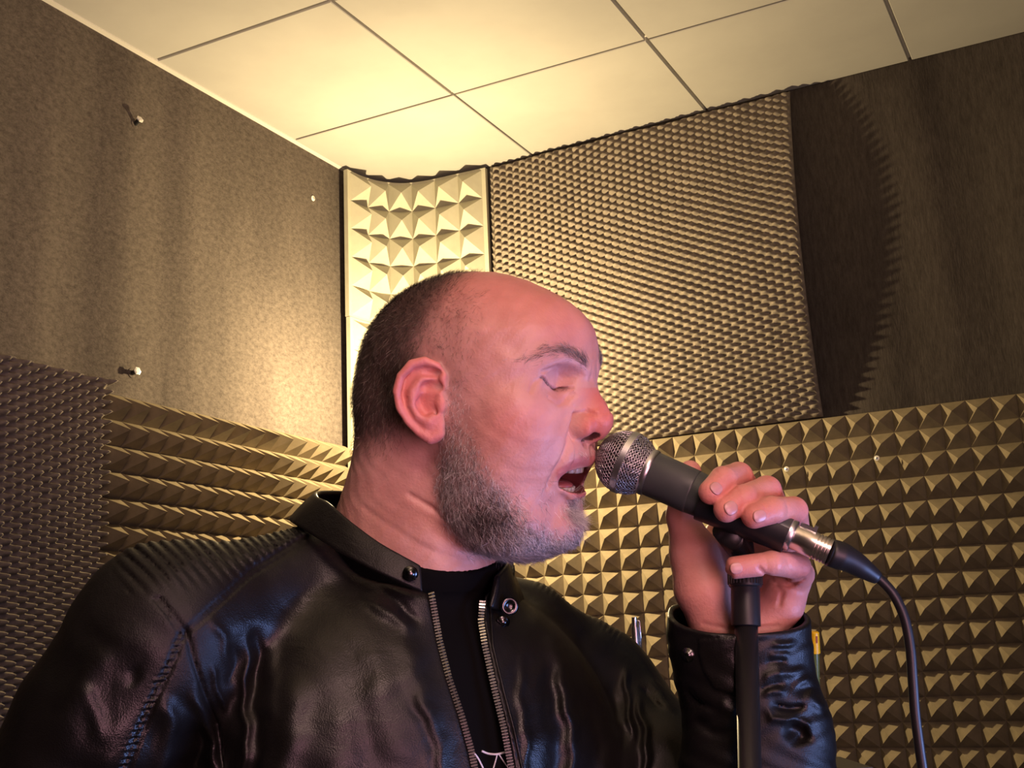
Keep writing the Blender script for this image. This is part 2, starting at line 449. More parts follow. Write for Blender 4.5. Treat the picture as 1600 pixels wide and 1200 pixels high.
corner_sheet(-0.520, 'white curved pyramid foam panel in the corner, directly behind the back of the head', dx=0.003)

# screws and hooks in the walls
def screw(loc, nrm, label, stick=0.0, r=0.0075):
    n = np.array(nrm, float); b = np.array(loc, float)
    t = thing('wall_screw', tuple(b), label, 'screw', 'screws and washers in the walls')
    w_ = MB(); w_.lathe([(0, r * 0.45), (0, r), (0.0016, r * 0.95), (0.0022, r * 0.5)], b, n, 20); w_.build('washer', M_ZINC, t)
    h = MB(); h.lathe([(0.001, 0.003), (0.004, 0.0032), (0.005, 0.001)], b, n, 12); h.build('screw_head', M_STEEL, t)
    return t
def P_rw(px, py, off=0.0):
    d = RC @ np.array([(px - 800) / FPX, 1, (600 - py) / FPX]); t = (-off - CAM[1]) / d[1]; return CAM + t * d
def P_lw(px, py, off=0.0):
    d = RC @ np.array([(px - 800) / FPX, 1, (600 - py) / FPX]); t = (off - CAM[0]) / d[0]; return CAM + t * d
screw(P_rw(1370, 716, 0.050), (0, -1, 0), 'small washer and screw in the pyramid foam right of the hand')
screw(P_rw(1229, 733, 0.050), (0, -1, 0), 'small washer and screw in the pyramid foam just above the knuckles')
screw(P_rw(1201, 180, 0.030), (0, -1, 0), 'small washer near the upper right corner of the large egg-crate sheet')
screw(P_lw(489, 310, 0.001), (1, 0, 0), 'flat washer on the felt wall beside the white corner foam', r=0.009)
def hook(px, py, label, tilt):
    b = P_lw(px, py, 0.0)
    t = thing('wall_anchor', tuple(b), label, 'wall anchor', 'metal anchors sticking out of the left wall')
    ring = MB(); ring.lathe([(0, 0.013), (0.0015, 0.0125), (0.002, 0.006)], b, (1, 0, 0), 20); ring.build('washer', M_FELT, t)
    pin = MB(); pin.lathe([(0, 0.006), (0.020, 0.006)], b, (1, -0.1, tilt), 12); pin.build('pin', M_BLACKMET, t)
    ax = np.array((1, -0.1, tilt)); ax /= np.linalg.norm(ax)
    hd = MB(); hd.lathe([(0, 0.003), (0, 0.010), (0.003, 0.0105), (0.0045, 0.006), (0.0045, 0.002)], b + ax * 0.019, ax, 6); hd.build('hex_cap', M_ZINC, t)
hook(211, 194, 'metal anchor sticking out of the left felt wall, higher one near the ceiling', 0.45)
hook(206, 583, 'metal anchor with hex cap sticking out of the left felt wall above the foam', 0.1)
# ------------------------------------------------------------------ implicit surfaces
def V3(*a): return np.array(a, np.float32)
def dot_(a, b): return (a * b).sum(-1)
def cap(P, a, b, ra, rb=None):
    a = np.asarray(a, np.float32); b = np.asarray(b, np.float32)
    if rb is None: rb = ra
    ba = b - a; q = P - a
    t = np.clip((q @ ba) / max(float(ba @ ba), 1e-9), 0, 1)
    q = q - t[:, None] * ba
    return np.sqrt((q * q).sum(1)) - (ra + (rb - ra) * t)
def smin(a, b, k):
    h = np.clip(k - np.abs(a - b), 0, None) / k
    return np.minimum(a, b) - h * h * k * 0.25
def smax(a, b, k): return -smin(-a, -b, k)
def chain(P, pts, rad, k=0.0):
    d = None
    for i in range(len(pts) - 1):
        e = cap(P, pts[i], pts[i + 1], rad[i], rad[i + 1])
        d = e if d is None else (smin(d, e, k) if k else np.minimum(d, e))
    return d
def ell(P, c, r, R=None):
    q = P - np.asarray(c, np.float32)
    if R is not None: q = q @ np.asarray(R, np.float32)
    r = np.asarray(r, np.float32)
    k0 = np.sqrt(((q / r) ** 2).sum(1)); k1 = np.sqrt(((q / (r * r)) ** 2).sum(1)) + 1e-6
    return k0 * (k0 - 1) / k1
def sst(a, b, x):
    t = np.clip((x - a) / (b - a), 0, 1); return t * t * (3 - 2 * t)
def pdist(x, y, L):
    """distance of 2-D points to a polyline"""
    d = np.full(len(x), 1e9, np.float32)
    for (ax, ay), (bx, by) in zip(L[:-1], L[1:]):
        dx, dy = bx - ax, by - ay
        t = np.clip(((x - ax) * dx + (y - ay) * dy) / (dx * dx + dy * dy + 1e-9), 0, 1)
        d = np.minimum(d, np.hypot(x - ax - t * dx, y - ay - t * dy))
    return d
def pfold(x, y, L, w_):
    """soft fold profile along a polyline, fading out at both ends"""
    seg = [math.hypot(b[0] - a[0], b[1] - a[1]) for a, b in zip(L[:-1], L[1:])]
    tot = sum(seg); best = np.full(len(x), 1e9, np.float32); tt = np.zeros(len(x), np.float32); acc = 0.0
    for (a, b), s in zip(zip(L[:-1], L[1:]), seg):
        dx, dy = b[0] - a[0], b[1] - a[1]
        t = np.clip(((x - a[0]) * dx + (y - a[1]) * dy) / (dx * dx + dy * dy + 1e-9), 0, 1)
        d = np.hypot(x - a[0] - t * dx, y - a[1] - t * dy)
        m = d < best
        tt = np.where(m, (acc + t * s) / tot, tt); best = np.where(m, d, best); acc += s
    e = np.clip(tt / 0.3, 0, 1) * np.where(L[-1][1] > 1195, 1, np.clip((1 - tt) / 0.3, 0, 1))
    return np.exp(-(best / w_) ** 2) * e * e * (3 - 2 * e)
def polysd(x, y, L):
    """signed distance to a closed polygon, negative inside"""
    d = pdist(x, y, list(L) + [L[0]])
    ins = np.zeros(len(x), bool)
    n = len(L)
    for i in range(n):
        x0, y0 = L[i]; x1, y1 = L[(i + 1) % n]
        c = ((y0 > y) != (y1 > y)) & (x < (x1 - x0) * (y - y0) / ((y1 - y0) if y1 != y0 else 1e-9) + x0)
        ins ^= c
    return np.where(ins, -d, d)
def surfnet(fn, lo, hi, h, s=4, newton=2, slack=1.7):
    lo = np.array(lo, np.float32); hi = np.array(hi, np.float32)
    nc = np.ceil((hi - lo) / (h * s)).astype(int)
    n = nc * s + 1
    def pts(ix, iy, iz): return np.stack([lo[0] + ix * h, lo[1] + iy * h, lo[2] + iz * h], -1).astype(np.float32)
    I = np.indices(nc + 1).reshape(3, -1) * s
    Dc = fn(pts(*I)).reshape(nc + 1)
    near = np.abs(Dc) < h * s * slack
    act = np.zeros(nc, bool)
    for a in (0, 1):
        for b in (0, 1):
            for c in (0, 1):
                act |= near[a:a + nc[0], b:b + nc[1], c:c + nc[2]]
    full = np.repeat(np.repeat(np.repeat(act, s, 0), s, 1), s, 2)
    m = np.zeros(n, bool)
    m[:-1, :-1, :-1] = full
    m[1:, :-1, :-1] |= full; m[:, 1:, :] |= m[:, :-1, :].copy(); m[:, :, 1:] |= m[:, :, :-1].copy()
    D = np.repeat(np.repeat(np.repeat(Dc, s, 0), s, 1), s, 2)[:n[0], :n[1], :n[2]].copy()
    idx = np.argwhere(m)
    for k in range(0, len(idx), 400000):
        q = idx[k:k + 400000]
        D[q[:, 0], q[:, 1], q[:, 2]] = fn(pts(q[:, 0], q[:, 1], q[:, 2]))
    S = D < 0
    cnt = np.zeros(n - 1, np.int8)
    for a in (0, 1):
        for b in (0, 1):
            for c in (0, 1):
                cnt += S[a:n[0] - 1 + a, b:n[1] - 1 + b, c:n[2] - 1 + c]
    cell = np.argwhere((cnt > 0) & (cnt < 8))
    vid = np.full(n - 1, -1, np.int64); vid[cell[:, 0], cell[:, 1], cell[:, 2]] = np.arange(len(cell))
    acc = np.zeros((len(cell), 3)); num = np.zeros(len(cell))
    for ax in range(3):
        o1, o2 = [q for q in range(3) if q != ax]
        for a in (0, 1):
            for b in (0, 1):
                p = cell.copy(); p[:, o1] += a; p[:, o2] += b
                q = p.copy(); q[:, ax] += 1
                d0 = D[p[:, 0], p[:, 1], p[:, 2]]; d1 = D[q[:, 0], q[:, 1], q[:, 2]]
                cr = (d0 < 0) != (d1 < 0)
                t = np.where(cr, d0 / np.where(cr, d0 - d1, 1), 0)
                v = (p - cell).astype(float); v[:, ax] = t
                acc += v * cr[:, None]; num += cr
    V = lo + (cell + acc / num[:, None]) * h
    F = []
    for ax in range(3):
        o1, o2 = (ax + 1) % 3, (ax + 2) % 3
        sl0 = [slice(None)] * 3; sl1 = [slice(None)] * 3; sl0[ax] = slice(0, n[ax] - 1); sl1[ax] = slice(1, n[ax])
        A = S[tuple(sl0)]; B = S[tuple(sl1)]
        e = np.argwhere(A != B)
        e = e[(e[:, o1] > 0) & (e[:, o2] > 0) & (e[:, o1] < n[o1] - 1) & (e[:, o2] < n[o2] - 1)]
        ins = A[e[:, 0], e[:, 1], e[:, 2]]
        def c(a, b):
            q = e.copy(); q[:, o1] -= a; q[:, o2] -= b; return vid[q[:, 0], q[:, 1], q[:, 2]]
        f = np.stack([c(1, 1), c(0, 1), c(0, 0), c(1, 0)], 1)
        f[~ins] = f[~ins][:, ::-1]
        F.append(f)
    F = np.concatenate(F); F = F[(F >= 0).all(1)]
    V = V.astype(np.float32)
    for _ in range(newton):
        d, g = grad(fn, V, h * 0.4)
        g2 = (g * g).sum(1) + 1e-6
        st = -d[:, None] * g / g2[:, None]
        l_ = np.linalg.norm(st, axis=1, keepdims=True)
        V = V + st * np.minimum(1, 0.6 * h / (l_ + 1e-9))
    return V, F
def grad(fn, V, e):
    d = fn(V); g = np.zeros_like(V)
    for i in range(3):
        q = V.copy(); q[:, i] += e
        g[:, i] = (fn(q) - d) / e
    return d, g

# ------------------------------------------------------------------ the singer's head (millimetres; forward, sideways to the near ear, up)
HD = 0.985; PSI = math.radians(28); HO = (740, 615)
HX = (HO[0] - 800) / FPX * HD * 1000; HY = (600 - HO[1]) / FPX * HD * 1000
cP, sP = math.cos(PSI), math.sin(PSI)
def h2c(P):
    f, l_, u = P[:, 0], P[:, 1], P[:, 2]
    return np.stack([HX + f * cP - l_ * sP, HY + u, -HD * 1000 + f * sP + l_ * cP], 1)
def c2h(P):
    x = P[:, 0] - HX; u = P[:, 1] - HY; z = P[:, 2] + HD * 1000
    return np.stack([x * cP + z * sP, -x * sP + z * cP, u], 1).astype(np.float32)
def c2p(P):
    D = -P[:, 2]
    return 800 + FPX * P[:, 0] / D, 600 - FPX * P[:, 1] / D
def px(x, y, D): return np.array([(x - 800) / FPX * D, (600 - y) / FPX * D, -D], np.float32) * 1000
def slice_loft(P, keys, pw=2.2):
    """keys: rows of (u, back, front, half width)"""
    K = np.array(sorted(keys), np.float32)
    u = P[:, 2]
    bk = np.interp(u, K[:, 0], K[:, 1]); fr = np.interp(u, K[:, 0], K[:, 2]); hw = np.interp(u, K[:, 0], K[:, 3])
    c = (bk + fr) / 2; a = (fr - bk) / 2
    x = P[:, 0] - c; y = P[:, 1]
    r = (np.abs(x / a) ** pw + np.abs(y / hw) ** pw) ** (1 / pw) + 1e-6
    L = np.hypot(x, y)
    d = np.where(r > 0.15, L * (1 - 1 / r), -np.minimum(a, hw) * 0.85) * 0.93
    return smax(d, np.maximum(u - K[-1, 0], K[0, 0] - u), 6.0)
def smooth_keys(keys, n=40):
    K = np.array(sorted(keys), float)
    return [tuple(r) for r in spline(K, n)]
NECK = smooth_keys([(-240, -186, -14, 88), (-190, -163, -4, 78), (-150, -145, 16, 69), (-120, -133, 18, 66), (-92, -121.5, 16, 65), (-60, -108.5, 14, 64), (-35, -103.5, 13, 63), (-5, -95, 10, 60), (20, -85, 0, 48), (40, -68, -20, 30)])
JAW = smooth_keys([(45, -25, 90, 58), (25, -32, 99, 65), (5, -35, 99, 68), (-15, -35, 99, 69), (-35, -33, 101, 68), (-55, -31, 99, 66.5), (-75, -28, 91, 65), (-95, -22, 87, 62), (-112, -8, 87, 54), (-124, 8, 79, 42), (-132, 30, 66, 23), (-135, 45, 54, 8)])
def ear_frame(P, side=1):
    """coordinates in the ear plane: e forward, n outwards, u up"""
    l_ = P[:, 1] * side
    th = math.radians(24)
    x = P[:, 0] - 15; y = l_ - 70
    e = x * math.cos(th) - y * math.sin(th)
    n = x * math.sin(th) + y * math.cos(th)
    return np.stack([e, n, P[:, 2] + 3], 1).astype(np.float32)
def ear_sdf(P):
    Q = ear_frame(P)
    # plate
    d = ell(Q, (-17, 4.2, 1), (18.5, 4.0, 27))
    d = smin(d, ell(Q, (-9, 4.5, -23), (9.5, 4.2, 12)), 6)
    hel = [(-7, 6, 1), (-1, 6.5, 9), (-1, 6.5, 17), (-6, 7, 24.5), (-15, 8, 28.5), (-25, 9, 26), (-33, 9.5, 17), (-36, 9.5, 5), (-34, 9, -7), (-28, 8, -17), (-20, 7, -26), (-11, 6, -31), (-4, 5, -27)]
    d = smin(d, chain(Q, hel, [2.2, 2.8, 3.3, 3.5, 3.7, 3.7, 3.6, 3.4, 3.2, 3.0, 3.2, 4.2, 3.8]), 2.2)
    anti = [(-12, 6, 15.5), (-18, 7, 13), (-24, 8.2, 5), (-24.5, 8.2, -5), (-20, 7.6, -14), (-12, 7, -18)]
    d = smin(d, chain(Q, anti, [3.0, 3.6, 4.0, 3.8, 3.8, 3.6]), 4)
    # scapha groove and triangular fossa
    d = smax(d, -chain(Q, [(-9, 9.5, 21), (-19, 11.3, 21), (-28.5, 12.9, 14), (-31, 13.2, 2), (-29, 12.7, -8), (-23, 11.6, -18)], [2.6, 3.0, 2.9, 2.5, 2.0, 1.2]), 3.0)
    d = smax(d, -ell(Q, (-9, 9.5, 19.5), (7.5, 5.0, 3.4)), 2.5)
    # concha bowl
    d = smax(d, -ell(Q, (-12.0, 8.5, -4), (9.5, 9.5, 9.5)), 2.5)
    d = smax(d, -ell(Q, (-9.5, 8.5, 8.5), (8.5, 7.0, 5.2)), 3.0)
    d = smin(d, cap(Q, (-3, 5.0, 3.0), (-14, 0.0, 3.5), 1.8, 1.2), 2.5)
    bowl = ell(Q, (-14, -5.0, -1), (19, 5.0, 24))
    d = smin(d, bowl, 3)
    d = smin(d, ell(Q, (-2.5, 6, -4), (3.8, 3.4, 6.5)), 2.5)      # tragus
    d = smin(d, ell(Q, (-9, 6.5, -14.5), (4.5, 2.8, 3)), 2)        # antitragus
    d = smax(d, -ell(Q, (-6.5, 4, -11), (1.8, 5, 3.4)), 1.5)       # notch
    d = smax(d, -cap(Q, (-5.5, 3, -3), (0, -5, -3), 3.0), 2)
    root = ell(Q, (-8, -5, 0), (12, 10, 19))
    return smin(d, root, 5)
EYE = np.array([75.0, 32.5, 10.5], np.float32); ER = 13.6
def lid_line(P):
    # closed lash line on the near/far eye, as a curve in (sideways, up)
    return pdist(np.abs(P[:, 1]), P[:, 2], [(19.5, 5.0), (24, 3.4), (31, 4.6), (38, 8.0), (45.5, 13.0)])
def head_sdf(P):
    P = P.astype(np.float32)
    A = P.copy(); A[:, 1] = np.abs(A[:, 1])
    f, l_, u = P[:, 0], P[:, 1], P[:, 2]; al = A[:, 1]
    q = P - V3(1.5, 0, 21)
    r3 = V3(103.5, 75.5, 80)
    k = (np.abs(q / r3) ** 2.0).sum(1) ** (1 / 2.0) + 1e-6
    L = np.sqrt((q * q).sum(1))
    d = np.where(k > 0.2, L * (1 - 1 / k), -60) * 0.95
    d = smin(d, ell(P, (-60, 0, -2), (42, 60, 44)), 12)
    d = smin(d, slice_loft(P, JAW, 2.05), 14)
    d = smin(d, slice_loft(P, NECK, 2.1), 16)
    d = smin(d, ell(P, (49, 0, 38), (58, 57, 44)), 8)
    # brow, cheekbone, muzzle, chin
    d = smin(d, chain(A, [(99, 5, 20), (96, 18, 24), (81, 38, 28), (63, 52, 22)], [10, 9, 9, 9]), 9)
    d = smin(d, ell(A, (66, 40, -24), (26, 26, 24)), 22)
    d = smin(d, ell(A, (61, 47, -8), (21, 18, 13)), 16)
    d = smin(d, ell(P, (83, 0, -47), (23.5, 31, 18)), 10)
    d = smin(d, ell(P, (78.5, 0, -106.5), (18.5, 24, 17.5)), 9)
    d = smin(d, ell(A, (50, 37, -98), (30, 24, 26)), 12)
    d = smin(d, ell(A, (46, 38, -48), (33, 28, 38)), 18)
    # eye socket, lid bulge
    d = smax(d, -ell(A, (99, 30, 9), (15, 17, 12)), 9)
    d = smin(d, ell(A, (93, 13, 3), (9, 6, 14)), 8)
    le = np.sqrt(((A - EYE) ** 2).sum(1)) - ER
    le = smax(le, -(A[:, 2] + 8), 4)
    d = smin(d, le, 4.5)
    d = smin(d, chain(A, [(91, 20, -3), (86, 32, -4.5), (75, 44, 1)], [3.4, 3.8, 3.4]), 6)
    # nose
    nose = chain(P, [(97.5, 0, 10), (103, 0, -3), (108, 0, -12.5), (111.5, 0, -20.8)], [9.0, 9.8, 11.0, 13.4], 4)
    d = smin(d, nose, 8)
    d = smin(d, ell(A, (102.5, 13.5, -24.0), (13.5, 9.0, 10.2)), 3.0)
    d = smin(d, chain(P, [(113, 0, -29.5), (105, 0, -36.0)], [6.0, 4.5]), 4)
    d = smin(d, chain(A, [(97, 9, 0), (97, 12, -22)], [8, 9]), 9)
    d = smax(d, -ell(A, (110, 8.2, -36.0), (9.0, 4.6, 7.0)), 1.5)
    d = smax(d, -cap(A, (108, 7, -32), (100, 6, -24), 3.0, 2.0), 2)
    # lips
    ul = chain(A, [(102.4, 0, -51.5), (101.6, 5, -50.0), (98, 13, -50.3), (91, 21, -53), (84, 27, -57.5)], [4.6, 4.6, 4.3, 3.6, 2.0], 2)
    ll = chain(A, [(94.5, 0, -79.5), (93.3, 8, -78.2), (90, 16, -73.5), (85.5, 23, -66), (82.5, 27.5, -59.5)], [4.8, 4.8, 4.2, 3.2, 2.0], 2)
    mouth = ell(P, (84, 0, -65.5), (40, 25.5, 11.2), np.array([[0.985, 0, 0.17], [0, 1, 0], [-0.17, 0, 0.985]]))
    mouth = np.maximum(mouth, -(P[:, 0] - 52))
    d = smin(d, ul, 4); d = smin(d, ll, 4)
    d = smax(d, -mouth, 3.0)
    # creases
    front = sst(30, 55, f)
    nl = pdist(al, u, [(19, -17), (24.5, -30), (29, -44), (33, -60), (33, -72)])
    d = d + front * 1.7 * np.exp(-(nl / 2.4) ** 2) - front * 1.0 * np.exp(-((nl - 6) / 5) ** 2) * (al > 22)
    d = d + front * 1.3 * np.exp(-(pdist(al, u, [(20, 0), (27, -6.5), (36, -8), (44, -3)]) / 1.8) ** 2) * 0.8
    d = d + front * 1.0 * np.exp(-(pdist(al, u, [(18, 13), (26, 20.5), (36, 22), (46, 17.5)]) / 1.5) ** 2)
    sl = lid_line(P)
    d = d + front * 1.5 * np.exp(-(sl / 0.9) ** 2) - front * 0.7 * np.exp(-((pdist(al, u, [(20, 7), (24, 5.4), (31, 6.8), (38, 10.2), (45, 14.8)])) / 1.2) ** 2)
    d = d + front * 0.9 * np.exp(-(pdist(al, u, [(46, 13), (52, 9), (57, 2)]) / 1.4) ** 2)
    d = d + sst(80, 95, f) * 1.0 * np.exp(-(pdist(al, u, [(4.5, 24), (5.5, 10)]) / 2.0) ** 2)
    d = d - front * 0.8 * np.exp(-(pdist(al, u, [(11, -13), (17.5, -16), (20.5, -24), (17, -32)]) / 2.0) ** 2) + front * 2.2 * np.exp(-(pdist(al, u, [(14, -14), (20.5, -15.5), (23.5, -25), (20, -35)]) / 1.8) ** 2)
    # philtrum
    d = d + sst(90, 98, f) * (u < -36) * 1.1 * np.exp(-(l_ / 2.8) ** 2) * np.exp(-((u + 43) / 6) ** 2)
    side = sst(18, 34, l_)
    for line, a_, w_ in (([(-24, -80), (-4, -93), (16, -110), (38, -126), (56, -137)], 1.6, 2.4), ([(-64, -92), (-29, -112), (1, -130), (28, -145)], 0.7, 3.0), ([(24, -132), (46, -141)], 1.8, 2.5)):
        d = d + side * a_ * np.exp(-(pdist(f, u, line) / w_) ** 2)
    # sternomastoid
    d = d - side * 1.2 * np.exp(-(pdist(f, u, [(-25, -55), (-15, -100), (0, -150)]) / 9) ** 2)
    # ears
    for s in (1, -1):
        m = (l_ * s > 50) & (f > -60) & (f < 40) & (u > -60) & (u < 50)
        if m.any():
            Q = P[m].copy(); Q[:, 1] *= s
            e = ear_sdf(Q)
            d[m] = smin(d[m], e, 3.0)
    # stubble and skin unevenness
    d = d + 0.25 * np.sin(f * 0.33 + 1.2 * np.sin(u * 0.21)) * np.sin(u * 0.29 + l_ * 0.23)
    return d

# ------------------------------------------------------------------ the hand
MIC_A = px(979, 723, 0.945); MIC_B = px(1240, 838, 0.900)
HANDF = {
 'index': [(1128, 836, 0.9890, 12.5), (1172, 776, 0.9710, 11.6), (1154, 744, 0.9400, 11), (1130, 750, 0.9085, 10.4), (1111, 769, 0.8980, 9.6)],
 'middle': [(1170, 856, 0.9820, 12.5), (1212, 800, 0.9630, 11.6), (1198, 766, 0.9310, 11.2), (1163, 779, 0.8990, 10.6), (1135, 796, 0.8915, 9.8)],
 'ring': [(1208, 872, 0.9710, 12), (1243, 830, 0.9510, 11.2), (1240, 798, 0.9230, 10.8), (1206, 797, 0.8950, 10.4), (1178, 806, 0.8880, 9.6)],
 'pinky': [(1222, 905, 0.9580, 12), (1250, 897, 0.9410, 11), (1245, 884, 0.9180, 10.4), (1206, 880, 0.8940, 9), (1148, 887, 0.8905, 8.4)],
}
THUMB = [(1112, 935, .955, 17), (1082, 868, .966, 16.5), (1066, 806, .972, 13.0), (1068, 765, .966, 11.5), (1078, 737, .958, 9.2)]
def hand_sdf(P):
    P = P.astype(np.float32)
    d = None
    for k, F_ in HANDF.items():
        e = chain(P, [px(*a[:3]) for a in F_], [a[3] for a in F_], 2.0)
        d = e if d is None else smin(d, e, 2.2)
    th = chain(P, [px(*a[:3]) for a in THUMB], [a[3] for a in THUMB], 3)
    palm = chain(P, [px(1128, 842, .988), px(1215, 885, .972)], [14, 13])
    palm = smin(palm, ell(P, px(1165, 905, .982), (46, 44, 16)), 16)
    hyp = chain(P, [px(1236, 905, .955), px(1221, 943, .950), px(1186, 985, .955)], [16.5, 17, 18], 6)
    then = chain(P, [px(1088, 865, .962), px(1096, 920, .955), px(1125, 975, .955)], [18, 21, 21], 6)
    wr = chain(P, [px(1130, 980, .957), px(1128, 1080, .957)], [24, 25])
    wr = smin(wr, chain(P, [px(1178, 985, .957), px(1184, 1080, .957)], [22, 25]), 14)
    b = smin(palm, th, 9); b = smin(b, hyp, 12); b = smin(b, then, 12); b = smin(b, wr, 14)
    d = smin(d, b, 6)
    X, Y = c2p(P); fr = sst(-935, -915, P[:, 2])
    fr2 = sst(-960, -940, P[:, 2])
    # palm creases and finger folds
    for line, a_, w_ in (([(1186, 888), (1205, 905), (1222, 925), (1218, 945)], 1.6, 3.5), ([(1255, 905), (1232, 915), (1215, 912)], 1.5, 3), ([(1095, 800), (1120, 850), (1140, 900)], 1.5, 5), ([(1100, 975), (1150, 985), (1215, 978)], 1.2, 4)):
        d = d + fr2 * a_ * np.exp(-(pdist(X, Y, line) / w_) ** 2)
    for line in ([(1118, 736), (1132, 752)], [(1150, 764), (1162, 778)], [(1193, 786), (1200, 806)], [(1196, 872), (1200, 892)], [(1229, 782), (1232, 802)], [(1230, 875), (1236, 893)]):
        d = d + fr * 0.45 * np.exp(-(pdist(X, Y, line) / 2.2) ** 2)
    return d

# ------------------------------------------------------------------ clothes
TA = math.radians(29)
TL = V3(math.cos(TA), -0.06, -math.sin(TA)); TF = V3(math.sin(TA), 0.0, math.cos(TA))
TC = V3(-78, 0, -992)
TK = smooth_keys([(-700, -115, 125, 170), (-520, -115, 128, 178), (-400, -115, 128, 185), (-320, -112, 126, 182), (-260, -105, 112, 168), (-215, -92, 88, 140), (-180, -78, 60, 100), (-160, -60, 36, 60), (-140, -40, 10, 30)])
def torso_loft(P, off=0.0):
    q = P - TC
    Q = np.stack([q[:, 0] * TF[0] + q[:, 2] * TF[2], q[:, 0] * TL[0] + q[:, 2] * TL[2], P[:, 1] + 0.10 * (q[:, 0] * TL[0] + q[:, 2] * TL[2])], 1)
    return slice_loft(Q, TK, 2.4) - off
def traps(P, off=0.0):
    d = chain(P, [px(560, 905, 1.03), px(470, 922, .975), px(255, 985, .905)], [42 + off, 46 + off, 60 + off], 10)
    e = chain(P, [px(740, 955, 1.08), px(820, 985, 1.085), px(925, 1075, 1.12)], [42 + off, 42 + off, 52 + off], 10)
    return smin(d, e, 20)
def arms(P, off=0.0):
    d = chain(P, [px(258, 990, .905), px(165, 1120, .88), px(70, 1275, .87)], [61 + off, 61 + off, 60 + off], 12)
    e = chain(P, [px(925, 1080, 1.12), px(1040, 1215, 1.06), px(1170, 1400, .98)], [54 + off, 56 + off, 56 + off], 12)
    return smin(d, e, 5)
def folds(P):
    X, Y = c2p(P)
    d = np.zeros(len(P), np.float32)
    def g(line, a_, w_):
        nonlocal d
        d += a_ * np.exp(-(pdist(X, Y, line) / w_) ** 2)
    Xw = X + 3.5 * np.sin(Y * 0.047 + 0.6) + 1.8 * np.sin(Y * 0.12 + X * 0.05); Yw = Y + 3.0 * np.sin(X * 0.06)
    # seams (valleys)
    for o_ in (0, 9):
        g([(478 - o_ * .3, 838 + o_), (440, 862 + o_), (390, 892 + o_), (340, 938 + o_), (290, 984 + o_)], 1.6, 2.6)
        g([(250 - o_, 935), (272 - o_, 962), (290 - o_, 988), (272 - o_, 1035), (248 - o_, 1085), (222 - o_, 1145), (200 - o_, 1205), (180 - o_, 1260)], 1.8, 2.8)
    g([(290, 984), (303, 1035), (318, 1080), (338, 1130), (350, 1200)], 2.2, 4)
    # puckers along the armhole
    al = pdist(X, Y, [(281, 995), (264, 1035), (240, 1085), (214, 1145), (190, 1205)])
    d += 1.6 * np.exp(-(al / 7) ** 2) * np.sin(Y * 0.62 + X * 0.1)
    # drapes
    for line, a_, w_ in (([(325, 1035), (345, 1085), (358, 1125)], -2.6, 4), ([(300, 1060), (325, 1140), (335, 1210)], -3.5, 8), ([(385, 975), (384, 1080), (378, 1210)], -3.5, 6),
                         ([(400, 960), (402, 1080), (400, 1210)], 3.0, 8), ([(365, 1000), (360, 1080)], 2.5, 7), ([(470, 1040), (455, 1120), (440, 1210)], -4.5, 22), ([(520, 960), (560, 1080), (580, 1210)], 3.0, 26),
                         ([(610, 960), (660, 1080), (690, 1210)], -4.0, 16), ([(560, 930), (620, 960), (650, 1000)], -3.0, 9), ([(580, 905), (630, 945), (660, 985)], 2.5, 7),
                         ([(270, 1080), (265, 1140), (255, 1210)], -5, 16), ([(235, 1000), (160, 1090), (130, 1200)], 2.0, 25), ([(170, 1000), (100, 1120)], -2.5, 20),
                         ([(830, 930), (860, 1000), (875, 1080)], -2.5, 12), ([(872, 1020), (890, 1110), (897, 1210)], -4.5, 9), ([(850, 1000), (865, 1100), (868, 1210)], 3.5, 12), ([(920, 1060), (930, 1210)], 3.5, 13),
                         ([(970, 1035), (985, 1085), (985, 1170)], -3.0, 5), ([(995, 1065), (1005, 1130), (1010, 1210)], -3.5, 6), ([(960, 1060), (968, 1210)], 2.5, 9),
                         ([(1010, 1050), (1035, 1080), (1060, 1120)], -2.0, 6), ([(1000, 1070), (1040, 1110)], 2.0, 5), ([(812, 1000), (818, 1100), (822, 1210)], -2.0, 6),
                         ([(330, 960), (350, 1000), (352, 1050)], -1.6, 7), ([(420, 1000), (428, 1090), (420, 1150)], -1.8, 9), ([(300, 1120), (310, 1160), (306, 1210)], 2.2, 7),
                         ([(120, 1060), (150, 1110), (150, 1170)], -1.8, 12), ([(200, 1040), (215, 1075)], 1.6, 9), ([(640, 1080), (668, 1150), (684, 1210)], 2.4, 9)):
        d += a_ * pfold(Xw, Yw, line, w_ * 1.12)
    # quilted ribs on the near shoulder
    yl = np.interp(X, [190, 230, 300, 380, 470, 500], [868, 858, 848, 838, 820, 812])
    below = Y - yl
    s = X - 0.95 * np.clip(below, -30, 200) + 0.0018 * np.clip(below, 0, 200) ** 2
    per = np.interp(s, [150, 300, 480], [25, 17, 10])
    ph = np.interp(s, [60, 150, 230, 300, 370, 430, 480, 520], [-10, 0, 3.6, 7.6, 12.0, 16.8, 21.8, 26])
    win = sst(170, 215, X) * (1 - sst(466, 480, X)) * (1 - sst(25, 85, below))
    above = sst(0, 6, np.interp(X, [280, 290, 340, 390, 440, 478], [1000, 980, 936, 888, 858, 836]) - Y)
    d += 3.4 * win * above * (np.abs(np.sin(np.pi * ph)) ** 0.6 * -1.0 + 0.4)
    # ribs on the far shoulder
    yf = np.interp(X, [820, 880, 940, 1000], [893, 915, 955, 1020])
    wf = sst(825, 845, X) * (1 - sst(945, 985, X)) * (1 - sst(8, 30, Y - yf))
    d += 1.8 * wf * (np.abs(np.sin((X + 0.6 * Y) * 0.28)) ** 0.6 * -1 + 0.4)
